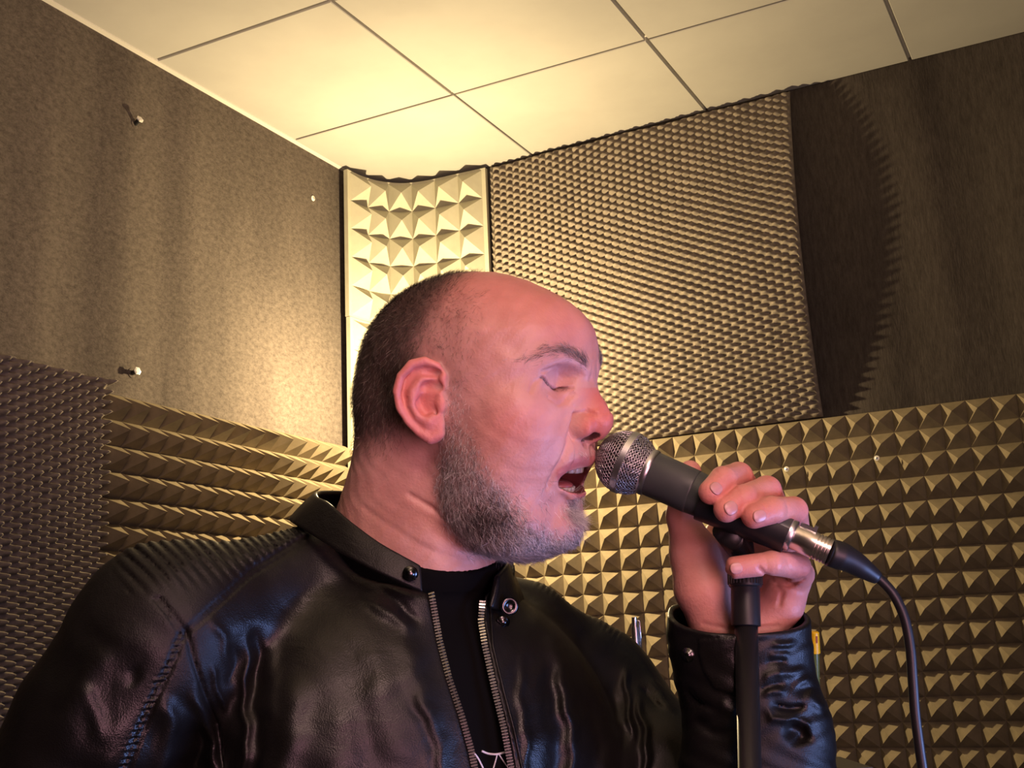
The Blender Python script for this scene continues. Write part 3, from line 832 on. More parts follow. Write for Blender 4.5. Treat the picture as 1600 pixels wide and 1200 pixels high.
    # broad softness
    d += 1.6 * np.sin(P[:, 0] * 0.045 + 1.7 * np.sin(P[:, 1] * 0.03)) * np.sin(P[:, 1] * 0.038 + 0.7) + 0.7 * np.sin(P[:, 0] * 0.11 + 2 * np.sin(P[:, 1] * 0.07)) * np.sin(P[:, 1] * 0.09 + P[:, 2] * 0.05)
    return d
def neck_loft(P): return slice_loft(c2h(P), NECK, 2.1)
XL = [(890, 650), (915, 664), (930, 671), (1000, 684), (1060, 699), (1120, 719), (1170, 733), (1210, 741), (1320, 752)]
XR = [(890, 792), (915, 772), (932, 757), (970, 755), (1010, 762), (1080, 777), (1140, 792), (1200, 803), (1320, 822)]
def jacket_raw(P):
    d = smin(torso_loft(P), traps(P), 26)
    nk = smax(neck_loft(P) - 13.5, P[:, 1] - (-168 + 0.30 * (-P[:, 2] - 925) - 0.18 * (P[:, 0] + 72)), 6)
    d = smin(d, nk, 24)
    d = smin(d, chain(P, [px(330, 1120, .945), px(262, 1330, .93)], [44, 46]), 30)
    return smin(d, arms(P), 34)
def jacket_sdf(P):
    P = P.astype(np.float32)
    d = jacket_raw(P) + folds(P)
    X, Y = c2p(P)
    xl = np.interp(Y, [a for a, b in XL], [b for a, b in XL]); xr = np.interp(Y, [a for a, b in XR], [b for a, b in XR])
    q = P - TC; b = q[:, 0] * TF[0] + q[:, 2] * TF[2]
    cut = np.maximum(np.maximum(xl - X, X - xr) * 0.5, (-b + 20))
    d = smax(d, -cut, 3.0)
    d = smax(d, -(neck_loft(P) - 7), 5.0)
    return d
def shirt_sdf(P):
    P = P.astype(np.float32)
    d = smin(torso_loft(P, -9), traps(P, -9), 26)
    d = smin(d, arms(P, -12), 10)
    nk = neck_loft(P) - 3.0
    d = smin(d, nk, 14)
    ycut = -151.5 + 0.30 * (-P[:, 2] - 925) - 0.22 * (P[:, 0] + 72)
    d = smax(d, P[:, 1] - ycut, 2.0)
    d = smax(d, -(neck_loft(P) + 0.5 + np.clip(ycut - 12 - P[:, 1], 0, 50)), 1.0)
    rib = ycut - P[:, 1]
    d = d - 1.0 * (rib < 17) * (rib > -3)
    X, Y = c2p(P)
    d += 1.2 * np.sin(X * 0.06 + 0.4 * np.sin(Y * 0.03)) * sst(950, 1050, Y)
    return d
# forearm sleeve with open cuff
SLV = np.array([(940, 1048, 1257, 42), (965, 1043, 1262, 43), (1000, 1043, 1266, 44), (1040, 1049, 1270, 44), (1075, 1057, 1277, 46), (1100, 1064, 1290, 48), (1130, 1068, 1299, 50), (1165, 1066, 1303, 52), (1210, 1060, 1303, 54), (1300, 1060, 1300, 56), (1420, 1080, 1290, 56)], float)
def sleeve_loft(P, off=0.0):
    X, Y = c2p(P)
    D = 0.952
    xc = (np.interp(Y, SLV[:, 0], SLV[:, 1]) + np.interp(Y, SLV[:, 0], SLV[:, 2])) / 2
    hx = (np.interp(Y, SLV[:, 0], SLV[:, 2]) - np.interp(Y, SLV[:, 0], SLV[:, 1])) / 2 / FPX * D * 1000
    rz = np.interp(Y, SLV[:, 0], SLV[:, 3])
    x = P[:, 0] - (xc - 800) / FPX * D * 1000; z = P[:, 2] + D * 1000
    r = ((np.abs(x) / hx) ** 2.2 + (np.abs(z) / rz) ** 2.2) ** (1 / 2.2) + 1e-6
    L = np.hypot(x, z)
    return np.where(r > 0.15, L * (1 - 1 / r), -30) * 0.93 - off
def sleeve_sdf(P):
    P = P.astype(np.float32)
    X, Y = c2p(P)
    d = sleeve_loft(P)
    fr = sst(-965, -930, P[:, 2])
    Xw = X + 2.0 * np.sin(Y * 0.10); Yw = Y + 2.2 * np.sin(X * 0.11 + 1)
    def g(line, a_, w_): return a_ * pfold(Xw, Yw, line, w_ * 1.1)
    # gathers
    for line, a_, w_ in (([(1200, 1010), (1250, 1004)], -1.5, 5), ([(1200, 1028), (1240, 1018)], -1.8, 5), ([(1190, 1040), (1235, 1030)], 1.8, 4), ([(1188, 1062), (1225, 1050)], -2.6, 6), ([(1188, 1078), (1228, 1066)], 2.4, 4),
                         ([(1190, 1088), (1232, 1078)], -2.6, 5), ([(1200, 1104), (1262, 1106)], 4.5, 5), ([(1192, 1100), (1205, 1125), (1238, 1122), (1262, 1135), (1274, 1160)], -3.5, 5), ([(1225, 1130), (1252, 1145), (1256, 1168)], 7.5, 12),
                         ([(1260, 1080), (1290, 1110)], -2.5, 9), ([(1075, 1120), (1110, 1140), (1150, 1150)], 2.5, 8), ([(1120, 1095), (1150, 1120)], -2.5, 8), ([(1065, 1060), (1090, 1100), (1130, 1110)], 2.0, 6)):
        d = d + fr * g(line, a_, w_)
    for line, a_, w_ in (([(1205, 1012), (1246, 1000)], -1.2, 4), ([(1210, 1052), (1262, 1046)], -1.6, 6), ([(1235, 1075), (1268, 1060)], -1.2, 6)):
        d = d + fr * g(line, a_, w_)
    # tab of the cuff
    tab = polysd(X, Y, [(1092, 1000), (1150, 996), (1150, 1086), (1116, 1076), (1098, 1048), (1091, 1020)])
    d = d - fr * 1.8 * (1 - sst(-2, 1.5, tab))
    d = d + 0.8 * np.sin(X * 0.09 + 2 * np.sin(Y * 0.05)) * np.sin(Y * 0.11)
    # rim roll and opening
    yc = 991 - 46 * sst(0, 1, (-P[:, 2] - 905) / 92) - 0.0008 * (X - 1152) ** 2 * 1.0
    rim = (yc - Y) / FPX * 952
    d = d - 0.9 * np.exp(-((Y - yc - 4) / 5) ** 2)
    d = smax(d, rim, 1.5)
    inner = sleeve_loft(P, -4.0)
    inner = np.maximum(inner, (Y - 1100) * 0.5)
    return smax(d, -inner, 1.5)
def collar_sheet():
    top = spline([(657, 884, .915), (628, 868, .915), (590, 846, .920), (545, 812, .933), (515, 786, .955), (497, 776, .985), (503, 768, 1.02), (560, 770, 1.065), (640, 785, 1.085), (715, 815, 1.085), (765, 850, 1.055), (788, 873, 1.015), (788, 884, .985), (776, 900, .958)], 90)
    bot = spline([(660, 926, .908), (628, 912, .905), (585, 893, .907), (535, 866, .918), (490, 838, .940), (458, 818, .975), (460, 815, 1.03), (530, 830, 1.085), (640, 850, 1.11), (730, 880, 1.115), (795, 910, 1.085), (816, 938, 1.04), (810, 962, .995), (764, 950, .945)], 90)
    n, m_ = 90, 12
    G = np.zeros((n, m_, 3))
    for i in range(n):
        a = px(*top[i]); b = px(*bot[i])
        for j in range(m_):
            t = j / (m_ - 1)
            G[i, j] = a * (1 - t) + b * t
    return G

# ------------------------------------------------------------------ colours of skin and hair
BEARD = [(22, 18), (33, 8), (40, -20), (52, -60), (68, -76), (76, -96), (84, -106), (90, -110), (98, -106), (108, -102), (108, -137), (50, -147), (14, -128), (2, -100), (-2, -72), (6, -42), (14, -10)]
def beard_density(H):
    f, l_, u = H[:, 0], np.abs(H[:, 1]), H[:, 2]
    d = polysd(f, u, BEARD)
    a = 1 - sst(-13, 8, d)
    side = sst(-16, 10, u * -1 + 0) * 0 + 1
    top_fade = 0.35 + 0.65 * sst(-20, -70, u)
    a = a * top_fade * side
    soul = np.exp(-((l_ / 9) ** 2)) * np.exp(-(((u + 93) / 8) ** 2)) * (f > 75) * 0.9
    mous = (f > 78) * np.exp(-((u + 46 - (l_ * 0.0)) / 5.0) ** 2) * (l_ < 26) * 0.10
    corner = np.exp(-(((l_ - 34) / 6) ** 2 + ((u + 80) / 14) ** 2)) * (f > 55) * 0.15
    return np.clip(np.maximum.reduce([a, soul, mous, corner]), 0, 1)
def scalp_density(H):
    f, l_, u = H[:, 0], np.abs(H[:, 1]), H[:, 2]
    line = np.interp(u, [-80, -45, -20, 5, 20, 40, 60, 85, 105], [-70, -38, -30, 0, -4, -8, 0, 4, -4])
    a = 1 - sst(-22, 24, f - line)
    a *= sst(-62, -18, u)
    side = (1 - sst(14, 52, f)) * sst(-6, 12, u) * (1 - sst(70, 95, u)) * 0.30 * sst(30, 50, l_)
    return np.clip(np.maximum(a, side), 0, 1)
def head_color(H):
    n = len(H); f, l_, u = H[:, 0], H[:, 1], H[:, 2]; al = np.abs(l_)
    C = np.tile(np.array([0.58, 0.325, 0.29]), (n, 1))
    def mix(C, col, a): a = np.clip(a, 0, 1)[:, None]; return C * (1 - a) + np.array(col) * a
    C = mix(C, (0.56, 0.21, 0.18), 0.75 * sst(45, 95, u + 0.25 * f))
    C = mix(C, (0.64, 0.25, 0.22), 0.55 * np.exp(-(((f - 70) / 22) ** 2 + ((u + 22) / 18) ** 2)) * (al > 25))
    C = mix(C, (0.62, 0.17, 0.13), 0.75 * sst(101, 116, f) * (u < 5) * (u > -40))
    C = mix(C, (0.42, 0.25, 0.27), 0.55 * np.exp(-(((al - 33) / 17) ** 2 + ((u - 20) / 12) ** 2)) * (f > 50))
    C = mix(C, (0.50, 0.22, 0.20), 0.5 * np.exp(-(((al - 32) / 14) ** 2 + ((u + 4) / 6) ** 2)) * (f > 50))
    ear = sst(75.5, 78.5, al) * ((f < 25) & (f > -42) & (u > -45) & (u < 40))
    C = mix(C, (0.66, 0.22, 0.20), 0.75 * ear)
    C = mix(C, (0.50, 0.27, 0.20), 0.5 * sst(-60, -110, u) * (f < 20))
    # lips and inside of the mouth
    front = f > 68
    lp = pdist(al, u, [(0, -53), (13, -52), (21, -55), (27, -59.5)]); lq = pdist(al, u, [(0, -78), (8, -77), (16, -72.5), (24, -65), (27, -60)])
    C = mix(C, (0.44, 0.15, 0.15), 0.85 * front * (1 - sst(3.0, 5.2, np.minimum(lp, lq))))
    ms = ell(H.astype(np.float32), (82, 0, -65.5), (38, 25, 10), np.array([[0.985, 0, 0.17], [0, 1, 0], [-0.17, 0, 0.985]]))
    C = mix(C, (0.12, 0.025, 0.025), (ms < 1.5) * 0.95)
    C = mix(C, (0.05, 0.015, 0.012), 0.9 * (ell(np.stack([f, al, u], 1).astype(np.float32), (109, 8, -33.5), (9, 4.4, 6.0)) < 0.4) * (u > -42))
    # lash line
    C = mix(C, (0.06, 0.035, 0.03), 0.75 * (f > 60) * (1 - sst(0.2, 1.1, lid_line(H))))
    # skin tinted by cropped hair and stubble
    hs = scalp_density(H); hs = hs * (1 - ear * 1.0)
    C = mix(C, (0.062, 0.046, 0.040), 0.90 * hs)
    bd = beard_density(H) * (1 - ear)
    nz_ = 0.5 + 0.5 * np.sin(f * 0.9 + 3 * np.sin(u * 0.4)) * np.sin(u * 0.8 + f * 0.3)
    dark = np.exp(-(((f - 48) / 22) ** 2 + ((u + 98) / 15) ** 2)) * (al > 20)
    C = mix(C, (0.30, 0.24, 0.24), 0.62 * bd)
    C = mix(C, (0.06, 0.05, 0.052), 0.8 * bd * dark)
    return C

# ------------------------------------------------------------------ build the person
import time
T0 = time.time()
ROOTW = c2w(np.array([[-0.06, -0.62, -0.985]]))[0]
person = thing('person', tuple(ROOTW), 'bald man with grey stubble in a black leather jacket singing into a microphone', 'person')
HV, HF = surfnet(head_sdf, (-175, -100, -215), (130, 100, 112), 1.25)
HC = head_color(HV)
gV, gF = surfnet(hand_sdf, np.minimum(px(1025, 1090, .93), px(1025, 1090, 1.02)) - [4, 4, 0], (258, -52, -878), 1.3)
gC = np.tile(np.array([0.62, 0.30, 0.25]), (len(gV), 1))
gx, gy = c2p(gV)
for k_, F_ in HANDF.items():
    for a in (F_[-1], F_[2]):
        dd = np.linalg.norm(gV - px(*a[:3]), axis=1)
        aa = np.exp(-(dd / 17) ** 2)[:, None] * 0.5
        gC = gC * (1 - aa) + np.array([0.66, 0.21, 0.18]) * aa
def limb_sdf(P):
    d = smin(torso_loft(P, -22), traps(P, -22), 20)
    d = smin(d, arms(P, -24), 10)
    d = smin(d, chain(P, [px(1158, 1060, .957), px(1175, 1200, .957), px(1180, 1420, .965)], [27, 33, 38]), 10)
    return smin(d, neck_loft(P) + 3, 10)
bV, bF = surfnet(limb_sdf, (-480, -440, -1190), (260, -150, -790), 7.0)
bC = np.tile(np.array([0.60, 0.31, 0.25]), (len(bV), 1))
BV = np.vstack([h2c(HV), gV, bV]) / 1000
n1 = len(HV); n2 = n1 + len(gV)
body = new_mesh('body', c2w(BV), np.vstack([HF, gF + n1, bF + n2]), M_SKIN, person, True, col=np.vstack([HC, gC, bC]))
print('head', len(HV), 'hand', len(gV), 'limb', len(bV), round(time.time() - T0, 1))

def part_sdf(name, fn, lo, hi, h, m, parent, **k):
    V, F = surfnet(fn, lo, hi, h, **k)
    o = new_mesh(name, c2w(V / 1000), F, m, parent, True)
    print(name, len(V), round(time.time() - T0, 1))
    return o
shirt = part_sdf('shirt', shirt_sdf, (-330, -500, -1200), (160, -90, -800), 3.0, M_SHIRT, person)
shirt['label'] = 'black crew-neck t-shirt'
jacket = part_sdf('jacket', jacket_sdf, (-500, -500, -1215), (300, -85, -770), 2.1, M_LEATHER, person, slack=2.3)
jacket['label'] = 'black leather biker jacket'
sleeve = part_sdf('sleeve', sleeve_sdf, (118, -420, -1020), (268, -160, -885), 1.8, M_LEATHER, jacket, slack=2.2)

# collar with thickness
G = collar_sheet()
n, m_ = G.shape[:2]
tu = np.gradient(G, axis=0); tv = np.gradient(G, axis=1)
N = np.cross(tu, tv); N /= np.linalg.norm(N, axis=2)[..., None] + 1e-9
tt = np.linspace(0, 1, m_)
prof = 2.2 + 0.9 * np.sin(np.pi * tt)
OUT = G - N * prof[None, :, None]; INN = G + N * prof[None, :, None]
V = np.vstack([OUT.reshape(-1, 3), INN.reshape(-1, 3)]); K = n * m_
idx = np.arange(K).reshape(n, m_)
def quads(I, flip):
    q = np.stack([I[:-1, :-1].ravel(), I[1:, :-1].ravel(), I[1:, 1:].ravel(), I[:-1, 1:].ravel()], 1)
    return q[:, ::-1] if flip else q
Fq = [quads(idx, False), quads(idx + K, True)]
ring = np.concatenate([idx[:-1, 0], idx[-1, :-1], idx[:0:-1, -1], idx[0, :0:-1]])
Fq.append(np.stack([np.roll(ring, -1), ring, ring + K, np.roll(ring, -1) + K], 1))
collar = new_mesh('collar', c2w(V / 1000), np.vstack(Fq), M_LEATHER, jacket, True)
bv = collar.modifiers.new('round', 'SUBSURF'); bv.levels = 1; bv.render_levels = 1

# tracing from the surface: points on the clothes along a sight line
def trace(fn, X, Y, d0=0.80, d1=1.25, lift=0.0):
    X = np.atleast_1d(np.array(X, float)); Y = np.atleast_1d(np.array(Y, float))
    dirs = np.stack([(X - 800) / FPX, (600 - Y) / FPX, -np.ones_like(X)], 1)
    t = np.full(len(X), d0 * 1000)
    for _ in range(90):
        d = fn((dirs * t[:, None]).astype(np.float32))
        t = t + np.clip(d, -20, 60) * 0.7
    return dirs * (t - lift)[:, None]
def jk(P): return jacket_raw(P) + folds(P)
# zips: tape and teeth
def zipper(line, fn, nm, lab, metal):
    ys_ = np.array([a for a, b in line], float); xs_ = np.array([b for a, b in line], float)
    Y = np.linspace(ys_[0], 1206, 120); X = np.interp(Y, ys_, xs_)
    p = trace(fn, X, Y, lift=0.5)
    tape = MB(); tape.tube(c2w(p / 1000), 0.0016, 6)
    tp = tape.build(nm, M_BLACKPL, jacket, True)
    tp['label'] = lab
    Yt = np.arange(ys_[0] + 2, 1206, 4.7); Xt = np.interp(Yt, ys_, xs_)
    q = trace(fn, Xt, Yt, lift=1.6)
    tm = MB()
    for k_ in range(len(q) - 1):
        a = c2w(q[k_][None] / 1000)[0]
        t_ = c2w(q[k_ + 1][None] / 1000)[0] - a; t_ /= np.linalg.norm(t_)
        s_ = np.cross(t_, -M3[:, 2]); s_ /= np.linalg.norm(s_); o_ = np.cross(s_, t_)
        Vb, Fb = boxVF((-0.0024, -0.0010, -0.00065), (0.0024, 0.0010, 0.00065))
        tm.add([a + s_ * v[0] + o_ * v[1] + t_ * v[2] for v in Vb], Fb)
    tt_ = tm.build('zipper_teeth', metal, tp) if False else tm.build('zipper_teeth', metal, jacket)
    tt_['kind'] = 'stuff'
M_TOOTHMET = mat('dull_zip_metal', (0.55, 0.53, 0.50), 0.3, 1.0)
zl = [(926, 674), (1000, 687), (1060, 702), (1120, 722), (1170, 736), (1210, 744)]
zr = [(938, 754), (970, 751.5), (1010, 758), (1080, 773.5), (1140, 788), (1200, 799), (1210, 801)]
zipper(zl, jk, 'zipper_tape', 'zip tape on the near front edge', M_TOOTHMET)
zipper(zr, jk, 'zipper_tape', 'zip tape on the far front edge', M_STEEL)
# piping behind the far zip
p = trace(jk, np.interp(np.linspace(945, 1206, 90), [945, 1010, 1080, 1140, 1206], [766, 770, 787, 803, 817]), np.linspace(945, 1206, 90), lift=0.4)
pb = MB(); pb.tube(c2w(p / 1000), 0.0013, 6); pb.build('piping', M_LEATHER, jacket, True)
def snap(X, Y, D, r, nm='snap', hole=False, nrm=(0.15, 0, 1), parent=None, m=None):
    c = px(X, Y, D) / 1000; ax = M3 @ (np.array(nrm) / np.linalg.norm(nrm))
    s_ = MB(); w0 = c2w(c[None])[0]
    if hole: s_.lathe([(0, r), (0.0012, r), (0.0017, r * 0.8), (0.0012, r * 0.5), (0.0004, r * 0.42), (0, r * 0.3)], w0, ax, 28)
    else: s_.lathe([(0, r), (0.001, r), (0.0016, r * 0.72), (0.0022, r * 0.6), (0.0034, r * 0.42), (0.0038, r * 0.2)], w0, ax, 28)
    o_ = s_.build(nm, m or M_DARKMET, parent or jacket, True); return o_
M_DARKMET = mat('gunmetal_snap', (0.10, 0.10, 0.10), 0.22, 1.0)
snap(641, 896, .9035, 0.0060)
snap(796, 947, .957, 0.0075, hole=True, nrm=(0.35, 0.1, 1))
tr = trace(jk, [785], [972])[0]; snap(785, 972, -tr[2] / 1000 - 0.001, 0.0060, nrm=(0.3, -0.3, 1))
tr = trace(sleeve_sdf, [1075], [1023])[0]; snap(1075, 1023, -tr[2] / 1000 - 0.0005, 0.0058, nrm=(-0.5, 0, 1))
# print on the shirt
def strip(name, pts, wd, m, label=None, fill=False):
    pts = np.array(pts, float)
    q = trace(shirt_sdf, pts[:, 0], pts[:, 1], lift=0.7)
    o_ = MB()
    if fill:
        V_ = c2w(q / 1000); back = c2w((q * 1.0006) / 1000)
        n_ = len(V_); Fs = [tuple(range(n_)), tuple(range(2 * n_ - 1, n_ - 1, -1))] + [(i, i + n_, (i + 1) % n_ + n_, (i + 1) % n_) for i in range(n_)]
        o_.add(np.vstack([V_, back]), Fs)
    else: o_.tube(c2w(q / 1000), wd, 6)
    r_ = o_.build(name, m, shirt, False)
    if label: r_['label'] = label
strip('shirt_print', spline([(729, 1167), (738, 1174), (747, 1185), (756, 1203)], 14), 0.0007, M_WPRINT, 'white curved line printed on the shirt')
strip('shirt_print', spline([(753, 1173.5), (763, 1177.5), (775, 1178.5), (787, 1176), (800, 1172)], 14), 0.0008, M_WPRINT)
strip('shirt_print', [(777, 1179), (774, 1190), (770, 1204)], 0.0005, M_WPRINT)
strip('shirt_print', [(780, 1179), (787, 1190), (797, 1204)], 0.0005, M_WPRINT)
strip('shirt_print', [(731, 1188), (737, 1190), (741, 1195)], 0.0004, M_GPRINT)

# nails
def nail(F_, wd, ln, roll=0.0):
    a, b = px(*F_[-2][:3]).astype(float), px(*F_[-1][:3]).astype(float)
    t = (b - a) / np.linalg.norm(b - a)
    o_ = np.array([0, 0, 1.0]); o_ = o_ - t * (o_ @ t); o_ /= np.linalg.norm(o_)
    s = np.cross(t, o_)
    ca, sa = math.cos(roll), math.sin(roll)
    o_, s = o_ * ca + s * sa, s * ca - o_ * sa
    r = F_[-1][3]
    G_ = []; nu, nv = 11, 13
    for i in range(nu):
        for j in range(nv):
            y = (j / (nv - 1)) * 2 - 1; x = (i / (nu - 1)) * 2 - 1
            sc_ = math.sqrt(max(0.02, 1 - max(0, abs(y) - 0.25) ** 2 / 0.75 ** 2 * 0.97))
            ang = x * sc_ * wd / r * 0.5
            along = y * ln / 2 + 1.2
            rr = r + 0.35 - 0.10 * (y + 1) ** 2 * 0.6 - 1.2 * max(0, along - 1.5) ** 2 / 30
            G_.append(b + t * along + (o_ * math.cos(ang) + s * math.sin(ang)) * rr)
    G_ = np.array(G_); Gi = np.array([g_ - o_ * 1.2 for g_ in G_])
    I = np.arange(nu * nv).reshape(nu, nv)
    rg = np.concatenate([I[:-1, 0], I[-1, :-1], I[:0:-1, -1], I[0, :0:-1]])
    Fn = np.vstack([quads(I, True), quads(I + nu * nv, False), np.stack([rg, np.roll(rg, -1), np.roll(rg, -1) + nu * nv, rg + nu * nv], 1)])
    new_mesh('fingernail', c2w(np.vstack([G_, Gi]) / 1000), Fn, M_NAIL, body, True)
nail(HANDF['index'], 10, 9.5, 0.15); nail(HANDF['middle'], 10.5, 10.5, 0.1); nail(HANDF['ring'], 9.5, 10.5, 0.0); nail(HANDF['pinky'], 8.5, 9, 0.1)

# teeth and tongue
def H2W(p): return c2w(h2c(np.atleast_2d(np.array(p, float))) / 1000)
def tooth(c, ax, wd, ht, th):
    c = np.array(c, float); f_ = np.array([ax[0], ax[1], 0.0]); f_ /= np.linalg.norm(f_); s = np.array([-f_[1], f_[0], 0]); up = np.array([0.12 * f_[0], 0.12 * f_[1], 1.0])
    V_ = []
    for z, k_ in ((0.5, 0.8), (0.2, 1.0), (-0.35, 1.0), (-0.5, 0.8)):
        for a_ in np.linspace(0, 2 * np.pi, 12, endpoint=False):
            V_.append(c + up * z * ht + s * np.sign(np.cos(a_)) * abs(np.cos(a_)) ** 0.6 * wd / 2 * k_ + f_ * np.sign(np.sin(a_)) * abs(np.sin(a_)) ** 0.7 * th / 2 * (k_ if z < 0 else 1))
    F_ = []
    for r in range(3):
        for j in range(12): F_.append((r * 12 + j, (r + 1) * 12 + j, (r + 1) * 12 + (j + 1) % 12, r * 12 + (j + 1) % 12))
    F_.append(tuple(range(12))); F_.append(tuple(range(47, 35, -1)))
    new_mesh('tooth', H2W(V_), F_, M_TOOTH, body, True)
for row, (fc, uu, R_, ht) in enumerate(((70.5, -58.5, 26.0, 9.0), (66, -77.5, 22.5, 6.0))):
    wds = [8.0, 6.6, 7.2, 6.8, 7.0] if row == 0 else [5.4, 5.8, 6.4, 6.6, 7.0]
    for sgn in (1, -1):
        s_ = 0.0
        for wd in wds:
            ang = (s_ + wd / 2) / R_ * sgn * 1.05; s_ += wd
            c = (fc + R_ * math.cos(ang) * 1.0, R_ * 0.84 * math.sin(ang), uu + 0.05 * s_)
            tooth(c, (math.cos(ang), math.sin(ang)), wd * 0.96, ht, 4.5)
tg = MB()
th = []
for i in range(9):
    a_ = i / 8 * math.pi
    for j in range(16):
        b_ = j / 16 * 2 * math.pi
        th.append((70 - 20 * math.cos(a_), 15 * math.sin(a_) * math.cos(b_), -73 + 6 * math.sin(a_) * math.sin(b_)))
Ft = [(i * 16 + j, i * 16 + (j + 1) % 16, (i + 1) * 16 + (j + 1) % 16, (i + 1) * 16 + j) for i in range(8) for j in range(16)]
new_mesh('tongue', H2W(th), Ft, M_TONGUE, body, True)

# ------------------------------------------------------------------ short hair, brows, beard
def strands(name, P, Nn, flow, length, width, colf, lift, m=M_HAIR, parent=None, label=None, jit=0.35, seg=2):
    """tapered blades rooted in the skin; P, Nn in head coordinates"""
    n_ = len(P)
    d = flow - Nn * (flow * Nn).sum(1)[:, None]
    d /= np.linalg.norm(d, axis=1)[:, None] + 1e-9
    d = d + rng.normal(0, jit, (n_, 3)); d = d - Nn * (d * Nn).sum(1)[:, None] * 0.8
    d /= np.linalg.norm(d, axis=1)[:, None] + 1e-9
    L = length * rng.uniform(0.6, 1.3, n_)
    s = np.cross(d, Nn + rng.normal(0, 0.5, (n_, 3))); s /= np.linalg.norm(s, axis=1)[:, None] + 1e-9
    Vs = []
    for k_ in range(seg + 1):
        t = k_ / seg
        base = P - Nn * 0.3 + Nn * (L * lift * t * (1 - 0.35 * t))[:, None] + d * (L * t)[:, None]
        wv = width * (1 - 0.75 * t)
        Vs.append(base - s * wv / 2)
        Vs.append(base + s * wv / 2)
    A = np.stack(Vs, 1)                      # n, 2*(seg+1), 3
    nv = 2 * (seg + 1)
    base_i = np.arange(n_)[:, None] * nv
    F_ = np.concatenate([base_i + np.array([[2 * k_, 2 * k_ + 1, 2 * k_ + 3, 2 * k_ + 2]]) for k_ in range(seg)], 0)
    Cc = np.repeat(colf, nv, axis=0)
    o_ = new_mesh(name, c2w(h2c(A.reshape(-1, 3)) / 1000), F_, m, parent or body, False, col=Cc)
    o_['kind'] = 'stuff'
    if label: o_['label'] = label
    return o_
_, HN = grad(head_sdf, HV.astype(np.float32), 0.6)
HN = HN / (np.linalg.norm(HN, axis=1)[:, None] + 1e-9)
earm = (np.abs(HV[:, 1]) > 74.5) & (HV[:, 0] < 27) & (HV[:, 0] > -41) & (HV[:, 2] > -45) & (HV[:, 2] < 36)
def sample(dens, total):
    w_ = dens * (~earm); w_ = w_ / w_.sum()
    i = rng.choice(len(HV), total, p=w_)
    P = HV[i] + rng.normal(0, 0.5, (total, 3)); N_ = HN[i]
    dd = head_sdf(P.astype(np.float32)); P = P - N_ * dd[:, None]
    return P, N_, i
def pal(n_, cols, p):
    C = np.array(cols)[rng.choice(len(cols), n_, p=p)]
    return C * rng.uniform(0.8, 1.2, (n_, 1))
P, N_, i = sample(scalp_density(HV) ** 1.3, 42000)
fl = np.stack([np.full(len(P), 0.35), np.zeros(len(P)), np.full(len(P), -1.0)], 1)
up = sst(55, 90, P[:, 2]); fl = fl * (1 - up[:, None]) + np.array([1.0, 0, 0.1]) * up[:, None]
dark = scalp_density(P)[:, None]
cc = pal(len(P), [(0.025, 0.019, 0.016), (0.075, 0.058, 0.050), (0.22, 0.18, 0.155)], [0.4, 0.38, 0.22]) * (0.7 + 0.3 * dark) + (1 - dark) * np.array([0.12, 0.07, 0.05])
strands('scalp_hair', P, N_, fl, 4.6, 0.24, cc, 0.9, jit=0.5, label='close-cropped dark hair')
bd = beard_density(HV)
P, N_, i = sample(bd ** 1.2, 34000)
fl = np.stack([np.interp(P[:, 2], [-130, -60, 0], [0.9, 0.35, 0.1]), np.zeros(len(P)), np.full(len(P), -1.0)], 1)
fl[P[:, 2] < -120] = (1.0, 0.0, -0.5)
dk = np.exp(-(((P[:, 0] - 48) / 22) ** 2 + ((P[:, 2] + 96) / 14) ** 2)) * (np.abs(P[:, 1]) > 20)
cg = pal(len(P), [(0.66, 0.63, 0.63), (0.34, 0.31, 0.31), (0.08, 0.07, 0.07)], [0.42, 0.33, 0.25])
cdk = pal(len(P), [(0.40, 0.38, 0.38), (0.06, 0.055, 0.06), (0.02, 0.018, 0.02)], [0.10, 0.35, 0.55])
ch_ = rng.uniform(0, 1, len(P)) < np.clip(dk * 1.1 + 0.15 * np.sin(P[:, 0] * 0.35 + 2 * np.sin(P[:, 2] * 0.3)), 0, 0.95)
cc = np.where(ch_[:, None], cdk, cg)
strands('beard', P, N_, fl, np.interp(P[:, 2], [-135, -80, 0], [7.5, 6.2, 3.6]), 0.21, cc, 0.48, label='short grey beard', jit=0.6, seg=3)
